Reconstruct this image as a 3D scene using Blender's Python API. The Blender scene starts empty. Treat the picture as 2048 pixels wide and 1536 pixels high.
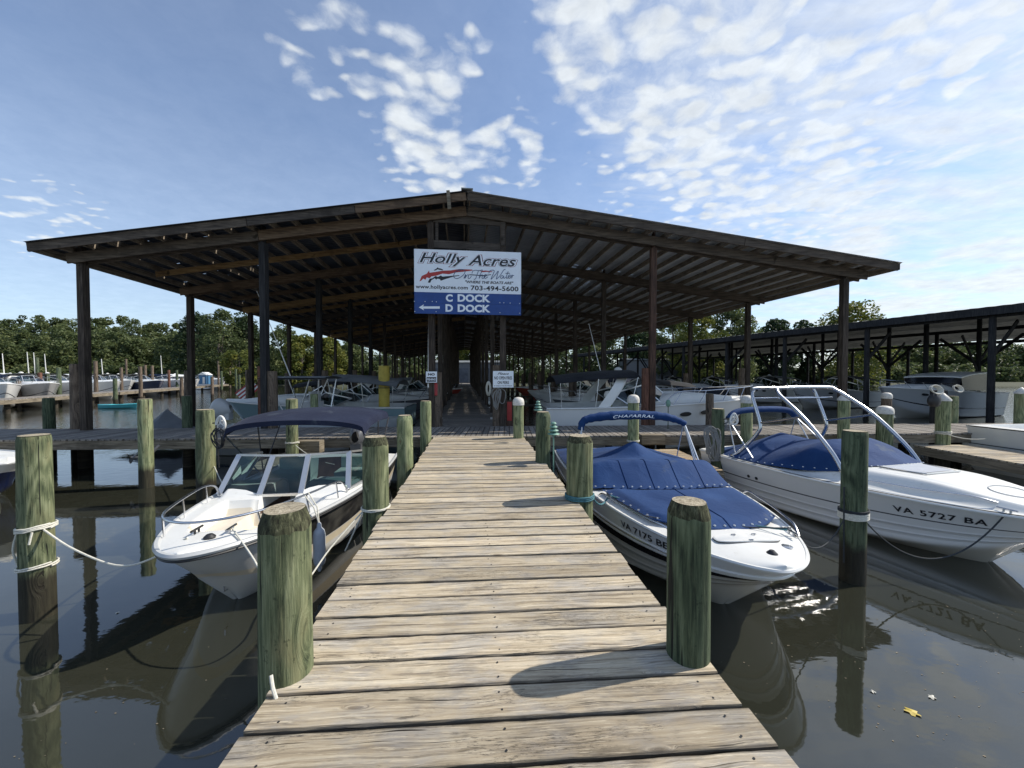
import bpy, bmesh, math, random
import numpy as np
from mathutils import Vector, Matrix
R = math.radians
sc = bpy.context.scene
# ---------------------------------------------------------------- camera
F, CX, CY, HC = 769.0, 1024.0, 768.0, 1.6
TH = R(1.266)
cam = bpy.data.cameras.new('camera'); camo = bpy.data.objects.new('camera', cam)
sc.collection.objects.link(camo); sc.camera = camo
cam.sensor_width = 36.0; cam.lens = 36.0*F/2048.0
cam.clip_start = 0.05; cam.clip_end = 3000
camo.location = (0, 0, HC); camo.rotation_euler = (R(90)-TH, 0, 0)
# ---------------------------------------------------------------- light
SUN = Vector((0.95, 0.22, 0.90)).normalized()
sl = bpy.data.lights.new('sun', 'SUN'); so = bpy.data.objects.new('sun', sl); sc.collection.objects.link(so)
sl.energy = 3.9; sl.angle = R(0.53); sl.color = (1.0, 0.93, 0.82)
so.rotation_euler = SUN.to_track_quat('Z', 'Y').to_euler()
so.location = (30, 10, 40)
sc.view_settings.view_transform = 'Standard'; sc.view_settings.look = 'None'
sc.view_settings.exposure = 0.46; sc.view_settings.gamma = 1.0
w = bpy.data.worlds.new("World"); sc.world = w; w.use_nodes = True
class NT:
    "small node graph helper"
    def __init__(s, tree): s.t = tree; tree.nodes.clear()
    def n(s, typ, ins=None, **kw):
        nd = s.t.nodes.new(typ)
        for k, v in kw.items(): setattr(nd, k, v)
        for k, v in (ins or {}).items():
            sock = nd.inputs[k]
            if isinstance(v, bpy.types.NodeSocket): s.t.links.new(v, sock)
            else: sock.default_value = v
        return nd
    def m(s, op, a, b=None, c=None, clamp=False):
        ins = {0: a}
        if b is not None: ins[1] = b
        if c is not None: ins[2] = c
        return s.n('ShaderNodeMath', ins, operation=op, use_clamp=clamp).outputs[0]
    def v(s, op, a, b=None):
        ins = {0: a}
        if b is not None: ins[1] = b
        nd = s.n('ShaderNodeVectorMath', ins, operation=op)
        return nd.outputs[1] if op in ('DOT_PRODUCT', 'LENGTH') else nd.outputs[0]
    def mix(s, f, a, b, mode='MIX'):
        nd = s.n('ShaderNodeMix', None, data_type='RGBA', blend_type=mode)
        for i, v in ((0, f), (6, a), (7, b)):
            if isinstance(v, bpy.types.NodeSocket): s.t.links.new(v, nd.inputs[i])
            else: nd.inputs[i].default_value = v if i == 0 else (tuple(v)+(1,))[:4]
        return nd.outputs[2]
    def rng(s, x, a, b, c=0.0, d=1.0, smooth=False):
        return s.n('ShaderNodeMapRange', {0: x, 1: a, 2: b, 3: c, 4: d}, interpolation_type='SMOOTHSTEP' if smooth else 'LINEAR').outputs[0]
    def noise(s, vec, scale, detail=3, rough=.55, dist=0, col=False):
        nd = s.n('ShaderNodeTexNoise', {'Vector': vec, 'Scale': scale, 'Detail': detail, 'Roughness': rough, 'Distortion': dist})
        return nd.outputs[1] if col else nd.outputs[0]
    def mapv(s, vec, scale=(1,1,1), loc=(0,0,0), rot=(0,0,0)):
        return s.n('ShaderNodeMapping', {0: vec, 1: loc, 2: rot, 3: scale}).outputs[0]
def raydir(u, v):
    a = (u-CX)/F; b = -(v-CY)/F
    return Vector((a, math.cos(TH)+b*math.sin(TH), -math.sin(TH)+b*math.cos(TH)))
def G(u, v, z=0.0):
    d = raydir(u, v); t = (z-HC)/d.z
    return Vector((d.x*t, d.y*t, z))
def AT(u, v, y):
    d = raydir(u, v); t = y/d.y
    return Vector((d.x*t, y, HC+d.z*t))
# sky: physical sky with a broken sheet of altocumulus in it (directions are fixed in the world)
nt = NT(w.node_tree)
sky = nt.n('ShaderNodeTexSky', None, sky_type='NISHITA')
sky.sun_disc = False; sky.sun_elevation = math.asin(SUN.z); sky.sun_rotation = math.atan2(SUN.x, SUN.y)
sky.altitude = 20; sky.air_density = 1.0; sky.dust_density = 0.7; sky.ozone_density = 2.2
tc = nt.n('ShaderNodeTexCoord').outputs['Generated']
nrm = nt.v('NORMALIZE', tc)
sx = nt.n('ShaderNodeSeparateXYZ', {0: nrm})
zz = nt.m('MAXIMUM', sx.outputs[2], 0.0)
den = nt.m('ADD', zz, 0.10)
px_ = nt.m('DIVIDE', sx.outputs[0], den); py_ = nt.m('DIVIDE', sx.outputs[1], den)
pv = nt.n('ShaderNodeCombineXYZ', {0: px_, 1: py_, 2: 0.0}).outputs[0]
warp = nt.v('ADD', pv, nt.v('SCALE', nt.v('SUBTRACT', nt.noise(pv, 2.0, 3, col=True), (0.5, 0.5, 0.5))))
nt.t.nodes[-1]
def blob(u, v, rad, amp, inner=0.0):
    d = raydir(u, v).normalized()
    dp = nt.v('DOT_PRODUCT', nrm, tuple(d))
    return nt.m('MULTIPLY', nt.rng(dp, math.cos(R(rad)), math.cos(R(rad*inner)), 0, 1, True), amp)
blobs = [(1290, 70, 13, 1.0), (1470, 210, 12, 1.0), (1330, -120, 18, .9), (1620, 190, 9, .7), (1220, 120, 8, .55), (1400, 360, 11, .62), (1220, 360, 7, .5), (1560, 410, 12, .5), (840, 345, 8, .72), (1030, 300, 7, .74), (930, 370, 7, .5),
         (880, 215, 8, .58), (660, 50, 10, .56), (900, 80, 8, .52), (140, 456, 6, .50), (60, 440, 5, .25), (780, 200, 6, .4), (1890, 30, 7, .7), (1700, 340, 14, .45), (1950, 80, 6, .5)]
msk = None
for b in blobs:
    q = blob(*b)
    msk = q if msk is None else nt.m('ADD', msk, q)
msk = nt.m('MINIMUM', msk, 1.15)
behind = nt.rng(sx.outputs[1], 0.15, -0.3, 0, 0.55, True)      # more broken cloud behind the viewer
msk = nt.m('ADD', msk, behind)
wv = nt.v('ADD', pv, nt.v('MULTIPLY', nt.v('SUBTRACT', nt.noise(pv, 7.0, 3, col=True), (.5, .5, .5)), (.10, .10, .0)))
vor = nt.n('ShaderNodeTexVoronoi', {'Vector': nt.mapv(wv, (1.0, 1.25, 1)), 'Scale': 14.0, 'Smoothness': 1.0, 'Randomness': 1.0}, feature='SMOOTH_F1').outputs[0]
puff = nt.rng(vor, 0.55, 0.08, 0, 1)
n1 = nt.noise(pv, 2.6, 6, .6)
n2 = nt.noise(wv, 9.0, 6, .66)
dens = nt.m('ADD', nt.m('MULTIPLY', n1, 0.55), nt.m('ADD', nt.m('MULTIPLY', n2, .62), nt.m('MULTIPLY', puff, .62)))
dens = nt.m('ADD', dens, nt.m('MULTIPLY', msk, .66))
cl = nt.m('MULTIPLY', nt.rng(dens, .96, 1.74, 0, 1, True), nt.rng(msk, .08, .40, 0, 1, True))
# thin veil on the sun side and a low bank on the right
side = nt.rng(nt.v('DOT_PRODUCT', nrm, tuple(raydir(2300, 330).normalized())), .55, 0.99, 0, 1, True)
st = nt.noise(nt.mapv(pv, (.5, 1.6, 1), rot=(0, 0, .5)), 1.9, 6, .62)
veil = nt.m('MULTIPLY', side, nt.rng(st, .30, .70, .18, 1.0, True))
low = nt.m('MULTIPLY', nt.rng(nt.v('DOT_PRODUCT', nrm, tuple(raydir(2000, 560).normalized())), .82, .99, 0, 1, True), nt.rng(nt.noise(nt.mapv(nrm, (2, 2, 9)), 2.2, 5, .6), .38, .62, 0, 1, True))
hz = nt.rng(sx.outputs[2], 0.50, 0.0, 0.14, .46)
tot = nt.m('MAXIMUM', nt.m('MULTIPLY', cl, .86), nt.m('MAXIMUM', nt.m('MULTIPLY', veil, .90), nt.m('MAXIMUM', nt.m('MULTIPLY', low, .88), hz)))
skc = nt.n('ShaderNodeVectorMath', {0: sky.outputs[0], 1: (.90, 1.07, 1.24)}, operation='MULTIPLY').outputs[0]
shade = nt.rng(n2, .3, .75, .80, 1.05)
ccol = nt.n('ShaderNodeVectorMath', {0: (7.0, 7.35, 7.5), 3: shade}, operation='SCALE').outputs[0]
fin = nt.mix(tot, skc, ccol)
bg = nt.n('ShaderNodeBackground', {0: fin, 1: 0.10})
nt.n('ShaderNodeOutputWorld', {0: bg.outputs[0]})
# ---------------------------------------------------------------- materials
def new_mat(name):
    m = bpy.data.materials.new(name); m.use_nodes = True
    return m, NT(m.node_tree)
def out(g, base, rough=.6, bump=None, bstr=.3, bdist=.01, metal=0.0, spec=.5, **kw):
    ins = {'Base Color': base if isinstance(base, bpy.types.NodeSocket) else (tuple(base)+(1,))[:4], 'Roughness': rough, 'Metallic': metal, 'Specular IOR Level': spec}
    ins.update(kw)
    if bump is not None:
        ins['Normal'] = g.n('ShaderNodeBump', {'Strength': bstr, 'Distance': bdist, 'Height': bump}).outputs[0]
    p = g.n('ShaderNodeBsdfPrincipled', ins)
    g.n('ShaderNodeOutputMaterial', {0: p.outputs[0]})
    return p
def objc(g): return g.n('ShaderNodeTexCoord').outputs['Object']
def ramp(g, x, stops, interp='LINEAR'):
    nd = g.n('ShaderNodeValToRGB', {0: x}); cr = nd.color_ramp; cr.interpolation = interp
    while len(cr.elements) < len(stops): cr.elements.new(.5)
    for e, (p, c) in zip(cr.elements, stops): e.position = p; e.color = (tuple(c)+(1,))[:4]
    return nd.outputs[0]
def mat_plank(name, c1, c2, c3, tint=1.0):
    "weathered boards; attribute pc = coordinates along each board, tone = board tone"
    m, g = new_mat(name)
    pc = g.n('ShaderNodeAttribute', attribute_name='pc').outputs['Vector']
    tone = g.n('ShaderNodeAttribute', attribute_name='tone').outputs['Fac']
    sp3 = g.n('ShaderNodeSeparateXYZ', {0: pc}); edge = g.m('ABSOLUTE', sp3.outputs[2]); pc = g.n('ShaderNodeCombineXYZ', {0: sp3.outputs[0], 1: sp3.outputs[1], 2: 0.0}).outputs[0]
    vk = g.n('ShaderNodeTexVoronoi', {'Vector': g.mapv(pc, (1.1, 4.5, 1.0)), 'Scale': 1.35, 'Randomness': 1.0}).outputs[0]
    knot = g.rng(vk, .16, .0, 0, 1, True)
    wp = g.noise(g.mapv(pc, (1.2, 3, 1)), 1.5, 2)
    y2 = g.v('ADD', pc, g.n('ShaderNodeCombineXYZ', {0: 0.0, 1: g.m('ADD', g.m('MULTIPLY', wp, .06), g.m('MULTIPLY', knot, .05)), 2: 0.0}).outputs[0])
    fine = g.noise(g.mapv(y2, (2.0, 95, 1)), 1.0, 6, .68)
    mid = g.noise(g.mapv(y2, (1.1, 26, 1)), 1.0, 4, .6)
    patch = g.noise(g.mapv(pc, (1.6, 3.0, 1)), 1.6, 5, .65)
    ring = g.m('SINE', g.m('ADD', g.m('MULTIPLY', g.noise(g.mapv(y2, (.45, 5.5, 1)), 1.0, 1.5, .4), 58.0), g.m('MULTIPLY', knot, 9.0)))
    c = ramp(g, g.m('ADD', g.m('ADD', g.m('MULTIPLY', mid, .50), g.m('MULTIPLY', fine, .5)), g.m('MULTIPLY', ring, .035)), [(.32, c3), (.46, c1), (.64, c2)])
    grey = g.mix(.62, c, tuple(sum(c1)/3*.98 for _ in range(3)))
    c = g.mix(g.rng(patch, .42, .64, 0, .85, True), c, grey)
    stain = g.m('MULTIPLY', g.rng(g.noise(g.mapv(pc, (1.3, 4.0, 1)), 1.1, 6, .72), .50, .68, 0, 1, True), g.rng(fine, .40, .60, 1, .25))
    c = g.mix(g.m('MULTIPLY', stain, .75), c, (.085, .075, .062))
    c = g.mix(g.rng(g.noise(g.mapv(y2, (2.2, 16, 1)), 1.7, 6, .7), .56, .74, 0, .72, True), c, tuple(x*.30 for x in c3))
    lines = g.rng(g.noise(g.mapv(y2, (1.6, 48, 1)), 1.0, 4, .75), .54, .60, 0, 1)
    c = g.mix(g.m('MULTIPLY', lines, g.rng(patch, .40, .62, .15, .75)), c, tuple(x*.45 for x in c1))
    pale = g.rng(g.noise(g.mapv(y2, (2.6, 55, 1)), 1.7, 4, .75), .56, .62, 0, .6); c = g.mix(pale, c, tuple(min(1, x*1.18) for x in c2))
    spk = g.m('MULTIPLY', g.rng(g.noise(g.mapv(y2, (9, 70, 1)), 2.0, 4, .8), .52, .60, 0, 1), g.rng(g.noise(g.mapv(pc, (.9, 3.2, 1)), 1.9, 4, .6), .52, .64, 0, 1, True))
    c = g.mix(g.m('MULTIPLY', spk, .8), c, (.05, .045, .04))
    crack = g.rng(g.noise(g.mapv(y2, (.9, 60, 1)), 1.3, 3, .6), .64, .68, 0, 1)
    c = g.mix(crack, c, (.03, .025, .02))
    c = g.mix(g.m('MULTIPLY', g.rng(vk, .10, .03, 0, 1), .75), c, (.09, .065, .045))
    c = g.mix(g.rng(g.m('ADD', edge, g.m('MULTIPLY', g.m('SUBTRACT', patch, .5), .25)), .90, 1.04, 0, .7, True), c, (.06, .052, .042))
    c = g.mix(1.0, c, g.n('ShaderNodeCombineColor', {0: tone, 1: tone, 2: tone}).outputs[0], 'MULTIPLY')
    h = g.m('SUBTRACT', g.m('ADD', g.m('ADD', g.m('MULTIPLY', fine, .7), g.m('MULTIPLY', ring, .07)), g.m('MULTIPLY', mid, .5)), g.m('MULTIPLY', crack, .9))
    out(g, c, .85, h, .8, .008, spec=.2)
    return m
M = {}
M['deck'] = mat_plank('deck_boards', (.42, .345, .24), (.61, .53, .395), (.13, .105, .08))
M['deck_grey'] = mat_plank('grey_boards', (.24, .215, .185), (.38, .35, .31), (.10, .09, .08))  # weathered grey planks of the piers and shed walkway
M['deck_gold'] = mat_plank('newer_boards', (.44, .33, .20), (.60, .47, .31), (.22, .16, .10))
def mat_timber(name, c1, c2, c3, sc_=1.0, rough=.85):
    m, g = new_mat(name)
    co = objc(g)
    gz = g.mapv(co, (14*sc_, 14*sc_, .9*sc_))
    a = g.noise(gz, 2.2, 5, .62, .4); b = g.noise(co, 1.1, 4, .6)
    c = ramp(g, a, [(.32, c3), (.5, c1), (.7, c2)])
    c = g.mix(g.rng(b, .45, .7, 0, .6, True), c, c3)
    out(g, c, rough, a, .5, .01, spec=.25); return m
def mat_timber_h(name, c1, c2, c3, rough=.85):
    "same for horizontal members: grain follows x and y loosely"
    m, g = new_mat(name)
    co = objc(g); a = g.noise(g.mapv(co, (1.2, 1.2, 16)), 1.6, 5, .62, .6); b = g.noise(co, .8, 5, .65)
    c = ramp(g, a, [(.32, c3), (.5, c1), (.7, c2)])
    c = g.mix(g.rng(b, .5, .68, 0, .75, True), c, c3)
    c = g.mix(g.rng(g.noise(co, 2.3, 2), .70, .74, 0, .8), c, (.02, .015, .01))
    out(g, c, rough, a, .5, .01, spec=.25); return m
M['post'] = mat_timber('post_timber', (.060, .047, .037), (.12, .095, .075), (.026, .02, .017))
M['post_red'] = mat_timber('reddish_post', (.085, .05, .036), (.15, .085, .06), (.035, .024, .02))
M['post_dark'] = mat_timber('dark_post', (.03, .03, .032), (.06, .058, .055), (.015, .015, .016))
M['beam'] = mat_timber_h('beam_timber', (.14, .095, .062), (.23, .165, .11), (.06, .042, .03))
M['beam_dark'] = mat_timber_h('dark_beam', (.075, .062, .052), (.13, .11, .092), (.032, .027, .022))
M['beam_grey'] = mat_timber_h('grey_brown_beam', (.095, .076, .06), (.16, .13, .10), (.042, .034, .028))
M['beam_gold'] = mat_timber_h('yellow_beam', (.30, .19, .085), (.42, .28, .14), (.14, .085, .045))
M['purlin'] = mat_timber_h('purlin_timber', (.24, .20, .155), (.36, .31, .245), (.10, .082, .065))
M['fascia'] = mat_timber_h('pier_fascia', (.20, .17, .125), (.32, .27, .20), (.09, .075, .055))
M['stringer'] = mat_timber_h('wet_stringer', (.05, .042, .032), (.08, .07, .05), (.02, .02, .016))
def mat_pile(name, c1, c2, c3, wet=True, streak=(.20,.19,.10)):
    m, g = new_mat(name)
    co = objc(g); oi = g.n('ShaderNodeObjectInfo')
    off = g.n('ShaderNodeCombineXYZ', {0: g.m('MULTIPLY', oi.outputs['Random'], 37.0), 1: 0.0, 2: g.m('MULTIPLY', oi.outputs['Random'], 11.0)}).outputs[0]
    cp = g.v('ADD', co, off)
    vk = g.n('ShaderNodeTexVoronoi', {'Vector': g.mapv(cp, (3.2, 3.2, 1.4)), 'Scale': 1.2, 'Randomness': 1.0}).outputs[0]
    kn = g.rng(vk, .34, .02, 0, 1, True)
    cz = g.v('ADD', cp, g.n('ShaderNodeCombineXYZ', {0: g.m('MULTIPLY', kn, .06), 1: g.m('MULTIPLY', kn, .05), 2: 0.0}).outputs[0])
    a = g.noise(g.mapv(cz, (38, 38, 3.4)), 1.0, 5, .72, .6)
    b = g.noise(g.mapv(cp, (3.5, 3.5, 1.2)), 1.6, 5, .62)
    f = g.noise(g.mapv(cz, (75, 75, 2.6)), 1.0, 3, .6, .5)
    ring = g.m('SINE', g.m('ADD', g.m('MULTIPLY', g.noise(g.mapv(cz, (4.2, 4.2, .55)), 1.0, 1.5, .4), 62.0), g.m('MULTIPLY', kn, 8.0)))
    c = ramp(g, g.m('ADD', g.m('ADD', g.m('MULTIPLY', a, .58), g.m('MULTIPLY', f, .42)), g.m('MULTIPLY', ring, .075)), [(.34, c3), (.48, c1), (.64, c2)])
    c = g.mix(g.rng(b, .50, .72, 0, .7, True), c, streak)
    c = g.mix(g.rng(b, .46, .28, 0, .55, True), c, c3)
    crack = g.rng(g.noise(g.mapv(cz, (17, 17, .7)), 1.0, 3, .6, .4), .655, .675, 0, 1)
    c = g.mix(g.rng(g.noise(g.mapv(cp, (22, 22, 14)), 1.0, 4, .75), .60, .66, 0, .55), c, tuple(x*.5 for x in c3))
    c = g.mix(crack, c, (.012, .014, .01))
    c = g.mix(g.rng(vk, .045, .03, 0, .85), c, (.20, .10, .05))
    pos = g.n('ShaderNodeNewGeometry').outputs['Position']; ps = g.n('ShaderNodeSeparateXYZ', {0: pos})
    if wet:
        hh = g.m('ADD', ps.outputs[2], g.m('MULTIPLY', g.m('SUBTRACT', b, .5), .5))
        c = g.mix(g.rng(hh, -.42, -.60, 0, .93, True), c, g.mix(a, (.006, .005, .004), (.040, .032, .022)))
    h = g.m('SUBTRACT', g.m('ADD', g.m('ADD', g.m('MULTIPLY', a, .6), g.m('MULTIPLY', f, .5)), g.m('MULTIPLY', ring, .10)), g.m('MULTIPLY', crack, 1.2))
    rgh = g.rng(ps.outputs[2], -.5, -.95, .8, .6)
    out(g, c, rgh, h, .8, .012, spec=.3); return m
M['pile'] = mat_pile('green_piling', (.115, .135, .070), (.225, .245, .140), (.038, .050, .027))
M['pile_pale'] = mat_pile('pale_green_piling', (.20, .235, .125), (.33, .35, .20), (.075, .095, .05))
M['pile_dark'] = mat_pile('dark_green_piling', (.064, .086, .048), (.125, .155, .092), (.020, .031, .018), streak=(.11,.12,.07))
M['pile_brown'] = mat_pile('brown_piling', (.12, .09, .066), (.20, .155, .115), (.05, .038, .03), streak=(.15,.11,.08))
M['pile_red'] = mat_pile('reddish_piling', (.13, .060, .040), (.19, .09, .06), (.05, .03, .022), streak=(.12,.06,.04))
m, g = new_mat('pile_top'); co = objc(g)
a = g.noise(co, 55, 5, .7); b = g.noise(co, 9, 3)
c = ramp(g, a, [(.33, (.16, .13, .09)), (.5, (.38, .33, .24)), (.68, (.55, .49, .37))])
out(g, g.mix(g.rng(b, .5, .7, 0, .5), c, (.14, .12, .09)), .9, a, .9, .012, spec=.2); M['pile_top'] = m
m, g = new_mat('pile_collar'); co = objc(g)
a = g.noise(g.mapv(co, (60, 60, 5)), 1.0, 5, .7); c = ramp(g, a, [(.38, (.025, .024, .016)), (.56, (.075, .08, .045)), (.76, (.24, .23, .15))])
out(g, c, .9, a, .9, .015, spec=.2); M['collar'] = m
m, g = new_mat('cap_white'); co = objc(g); a = g.noise(co, 22, 4)
out(g, g.mix(g.rng(a, .5, .7, 0, .7), (.62, .60, .55), (.34, .32, .28)), .6, a, .4, .006); M['cap'] = m
def mat_plain(name, col, rough=.5, var=.12, metal=0.0, scale=6, spec=.5, **kw):
    m, g = new_mat(name); a = g.noise(objc(g), scale, 4, .6)
    c = g.mix(g.rng(a, .35, .7), tuple(x*(1-var) for x in col), tuple(min(1, x*(1+var)) for x in col))
    out(g, c, rough, None, metal=metal, spec=spec, **kw); return m
def mat_gel(name, top, bands=(), lines=(), low=(.52, .50, .44)):
    "gelcoat hull; uv.y runs from keel 0 to sheer 1; bands = (from, to, colour); lines = uv.y of moulded strakes"
    m, g = new_mat(name)
    uv = g.n('ShaderNodeUVMap', uv_map='uv').outputs[0]; s = g.n('ShaderNodeSeparateXYZ', {0: uv}); vy = s.outputs[1]
    a = g.noise(objc(g), 2.5, 5, .6)
    c = g.mix(g.rng(a, .4, .7, 0, .10), top, tuple(x*.8 for x in top))
    wl = g.rng(g.m('ADD', vy, g.m('MULTIPLY', g.m('SUBTRACT', a, .5), .10)), .46, .33, 0, .75, True)
    c = g.mix(wl, c, low)
    for lo, hi, col in bands:
        f = g.m('MULTIPLY', g.m('GREATER_THAN', vy, lo), g.m('LESS_THAN', vy, hi)); c = g.mix(f, c, col)
    h = None
    for y in lines:
        d = g.m('ABSOLUTE', g.m('SUBTRACT', vy, y)); f = g.rng(d, .010, .003, 0, .5); c = g.mix(f, c, tuple(x*.35 for x in top))
        q = g.rng(d, .03, 0, 0, 1); h = q if h is None else g.m('ADD', h, q)
    out(g, c, .22, h, .5, .02, spec=.5, **{'Coat Weight': .3, 'Coat Roughness': .08}); return m
m, g = new_mat('white_gelcoat'); co = objc(g); a = g.noise(co, 2.2, 5, .65); b = g.noise(co, 9, 5, .7); sk_ = g.noise(co, 160, 2)
c = g.mix(g.rng(a, .45, .72, 0, .28), (.74, .74, .71), (.52, .50, .44)); c = g.mix(g.rng(b, .62, .72, 0, .35), c, (.40, .37, .31))
out(g, c, .34, sk_, .12, .002, spec=.5); M['gel'] = m
M['gel_grey'] = mat_plain('dull_gelcoat', (.48, .49, .49), .3, .08, scale=2)
M['cream'] = mat_plain('cream_vinyl', (.66, .60, .49), .55, .05)
M['aqua'] = mat_plain('pale_green_liner', (.48, .60, .55), .5, .06)
M['black'] = mat_plain('black_rubber', (.02, .02, .022), .5, .2)
M['dark_int'] = mat_plain('dark_interior', (.02, .022, .028), .7, .3)
M['brown_int'] = mat_plain('brown_cloth', (.10, .06, .045), .9, .3)
M['motor'] = mat_plain('outboard_cowl', (.085, .088, .095), .35, .1)
M['steel'] = mat_plain('stainless_tube', (.50, .51, .53), .26, .05, metal=1.0)
M['alu'] = mat_plain('anodised_frame', (.66, .67, .68), .38, .05, metal=.85)
M['black_tube'] = mat_plain('black_tube', (.035, .035, .04), .4, .1)
M['rope_w'] = mat_plain('white_rope', (.62, .60, .52), .85, .15, scale=60)
M['rope_b'] = mat_plain('black_rope', (.03, .035, .04), .85, .2, scale=60)
M['rope_blue'] = mat_plain('teal_rope', (.06, .17, .20), .85, .2, scale=60)
M['rope_grey'] = mat_plain('grey_rope', (.22, .22, .21), .85, .2, scale=60)
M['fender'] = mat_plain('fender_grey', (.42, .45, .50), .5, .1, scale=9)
M['s_white'] = mat_plain('sign_white', (.82, .87, .92), .45, .03)
M['s_blue'] = mat_plain('sign_blue', (.010, .055, .24), .45, .12, scale=3)
M['s_black'] = mat_plain('sign_black', (.015, .015, .02), .5, .1)
M['s_navy'] = mat_plain('sign_navy', (.05, .09, .19), .5, .1)
M['s_red'] = mat_plain('sign_red', (.42, .035, .03), .5, .1)
M['red'] = mat_plain('red_paint', (.33, .02, .02), .45, .15)
M['yellow'] = mat_plain('yellow_wrap', (.50, .38, .06), .6, .12)
M['teal'] = mat_plain('teal_plastic', (.05, .32, .36), .4, .1)
M['lantern'] = mat_plain('green_lantern', (.16, .30, .24), .5, .1)
M['yard'] = mat_plain('pale_metal_wall', (.13, .135, .14), .6, .08)
M['shedblue'] = mat_plain('blue_siding', (.05, .16, .30), .6, .08)
def mat_canvas(name, col, fade):
    m, g = new_mat(name); co = objc(g)
    a = g.noise(co, 3.0, 5, .6, 1.2); b = g.noise(co, 1.3, 3); f = g.noise(co, 220, 2)
    c = g.mix(g.rng(b, .4, .7), col, fade)
    c = g.mix(g.rng(g.noise(co, 1.6, 4, .6, .4), .62, .72, 0, .45, True), c, (.09, .11, .13))
    out(g, c, .78, g.m('ADD', g.m('MULTIPLY', a, 1.0), g.m('MULTIPLY', f, .04)), .55, .035, spec=.15, **{'Sheen Weight': .05}); return m
M['canvas'] = mat_canvas('blue_canvas', (.010, .038, .125), (.018, .056, .165))
M['canvas_navy'] = mat_canvas('navy_canvas', (.009, .013, .034), (.017, .024, .05))
M['canvas_grey'] = mat_canvas('grey_canvas', (.16, .17, .18), (.22, .23, .24))
M['canvas_black'] = mat_canvas('black_canvas', (.015, .017, .022), (.03, .033, .04))
def mat_glass(name, tint, alpha=.35):
    m, g = new_mat(name)
    gl = g.n('ShaderNodeBsdfGlossy', {0: (1, 1, 1, 1), 'Roughness': .02})
    tr = g.n('ShaderNodeBsdfTransparent', {0: tint+(1,)})
    fr = g.n('ShaderNodeFresnel', {0: 1.5})
    mx = g.n('ShaderNodeMixShader', {0: g.m('MULTIPLY', fr.outputs[0], 1.0), 1: tr.outputs[0], 2: gl.outputs[0]})
    g.n('ShaderNodeOutputMaterial', {0: mx.outputs[0]}); return m
M['glass'] = mat_glass('smoked_glass', (.26, .34, .36))
M['glass_dark'] = mat_plain('dark_window', (.012, .014, .018), .22, .1, spec=.3)
# corrugated roofing, weathered; pale right and dark left colours paint in light and shade
m, g = new_mat('roof_metal_lit'); co = objc(g); a = g.noise(g.mapv(co, (1, 1, 1)), .7, 5, .65)
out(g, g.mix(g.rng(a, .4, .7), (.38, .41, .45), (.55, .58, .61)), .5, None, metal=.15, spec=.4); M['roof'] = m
m, g = new_mat('roof_metal_shaded'); co = objc(g); a = g.noise(co, .7, 5, .65)
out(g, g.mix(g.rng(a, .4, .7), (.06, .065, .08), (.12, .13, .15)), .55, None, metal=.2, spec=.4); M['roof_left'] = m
m, g = new_mat('roof_metal_old'); co = objc(g); a = g.noise(co, 1.5, 5, .7)
out(g, g.mix(g.rng(a, .4, .65), (.13, .14, .14), (.26, .27, .25)), .6, None, metal=.2); M['roof_old'] = m
# water
m, g = new_mat('harbour_water'); pos = g.n('ShaderNodeNewGeometry').outputs['Position']
sp = g.n('ShaderNodeSeparateXYZ', {0: pos})
big = g.noise(pos, .9, 2, .5); sm = g.noise(g.mapv(pos, (1, 1.6, 1)), 3.2, 3, .55); ed = g.noise(pos, .15, 3)
far = g.rng(sp.outputs[1], 6.0, 26.0, .05, 1.0, True)
hgt = g.m('MULTIPLY', g.m('ADD', g.m('MULTIPLY', big, .5), g.m('MULTIPLY', sm, .5)), far)
bc = g.mix(g.rng(ed, .35, .65), (.022, .0235, .017), (.031, .032, .022))
p = out(g, bc, .03, hgt, .75, .055, spec=.5); p.inputs['IOR'].default_value = 1.58; p.inputs['Specular IOR Level'].default_value = .95
M['water'] = m
# foliage: leaf colour varies from clump to clump (attribute tone)
def mat_leaf(name, c1, c2, c3):
    m, g = new_mat(name)
    tone = g.n('ShaderNodeAttribute', attribute_name='tone').outputs['Fac']
    c = ramp(g, tone, [(0, c1), (.55, c2), (1, c3)])
    c = g.mix(g.rng(g.noise(objc(g), .9, 3), .4, .65, 0, .35), c, c1)
    p = g.n('ShaderNodeBsdfPrincipled', {'Base Color': c, 'Roughness': .55, 'Specular IOR Level': .3})
    tl = g.n('ShaderNodeBsdfTranslucent', {0: c})
    mx = g.n('ShaderNodeMixShader', {0: .38, 1: p.outputs[0], 2: tl.outputs[0]})
    g.n('ShaderNodeOutputMaterial', {0: mx.outputs[0]}); return m
M['leaf'] = mat_leaf('oak_leaves', (.055, .078, .030), (.105, .135, .050), (.18, .20, .075))  # leaf greens lightened and greyed to imitate haze
M['leaf_y'] = mat_leaf('yellowing_leaves', (.07, .095, .022), (.15, .17, .035), (.26, .24, .055))
M['leaf_d'] = mat_leaf('dark_leaves', (.025, .045, .020), (.042, .070, .028), (.075, .105, .045))
M['bark'] = mat_timber('bark', (.10, .085, .07), (.17, .15, .13), (.05, .04, .035))
m, g = new_mat('shore_ground'); a = g.noise(g.n('ShaderNodeNewGeometry').outputs['Position'], .3, 6, .7)
out(g, g.mix(a, (.030, .042, .016), (.065, .065, .035)), .95, a, .5, .2); M['ground'] = m
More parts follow.
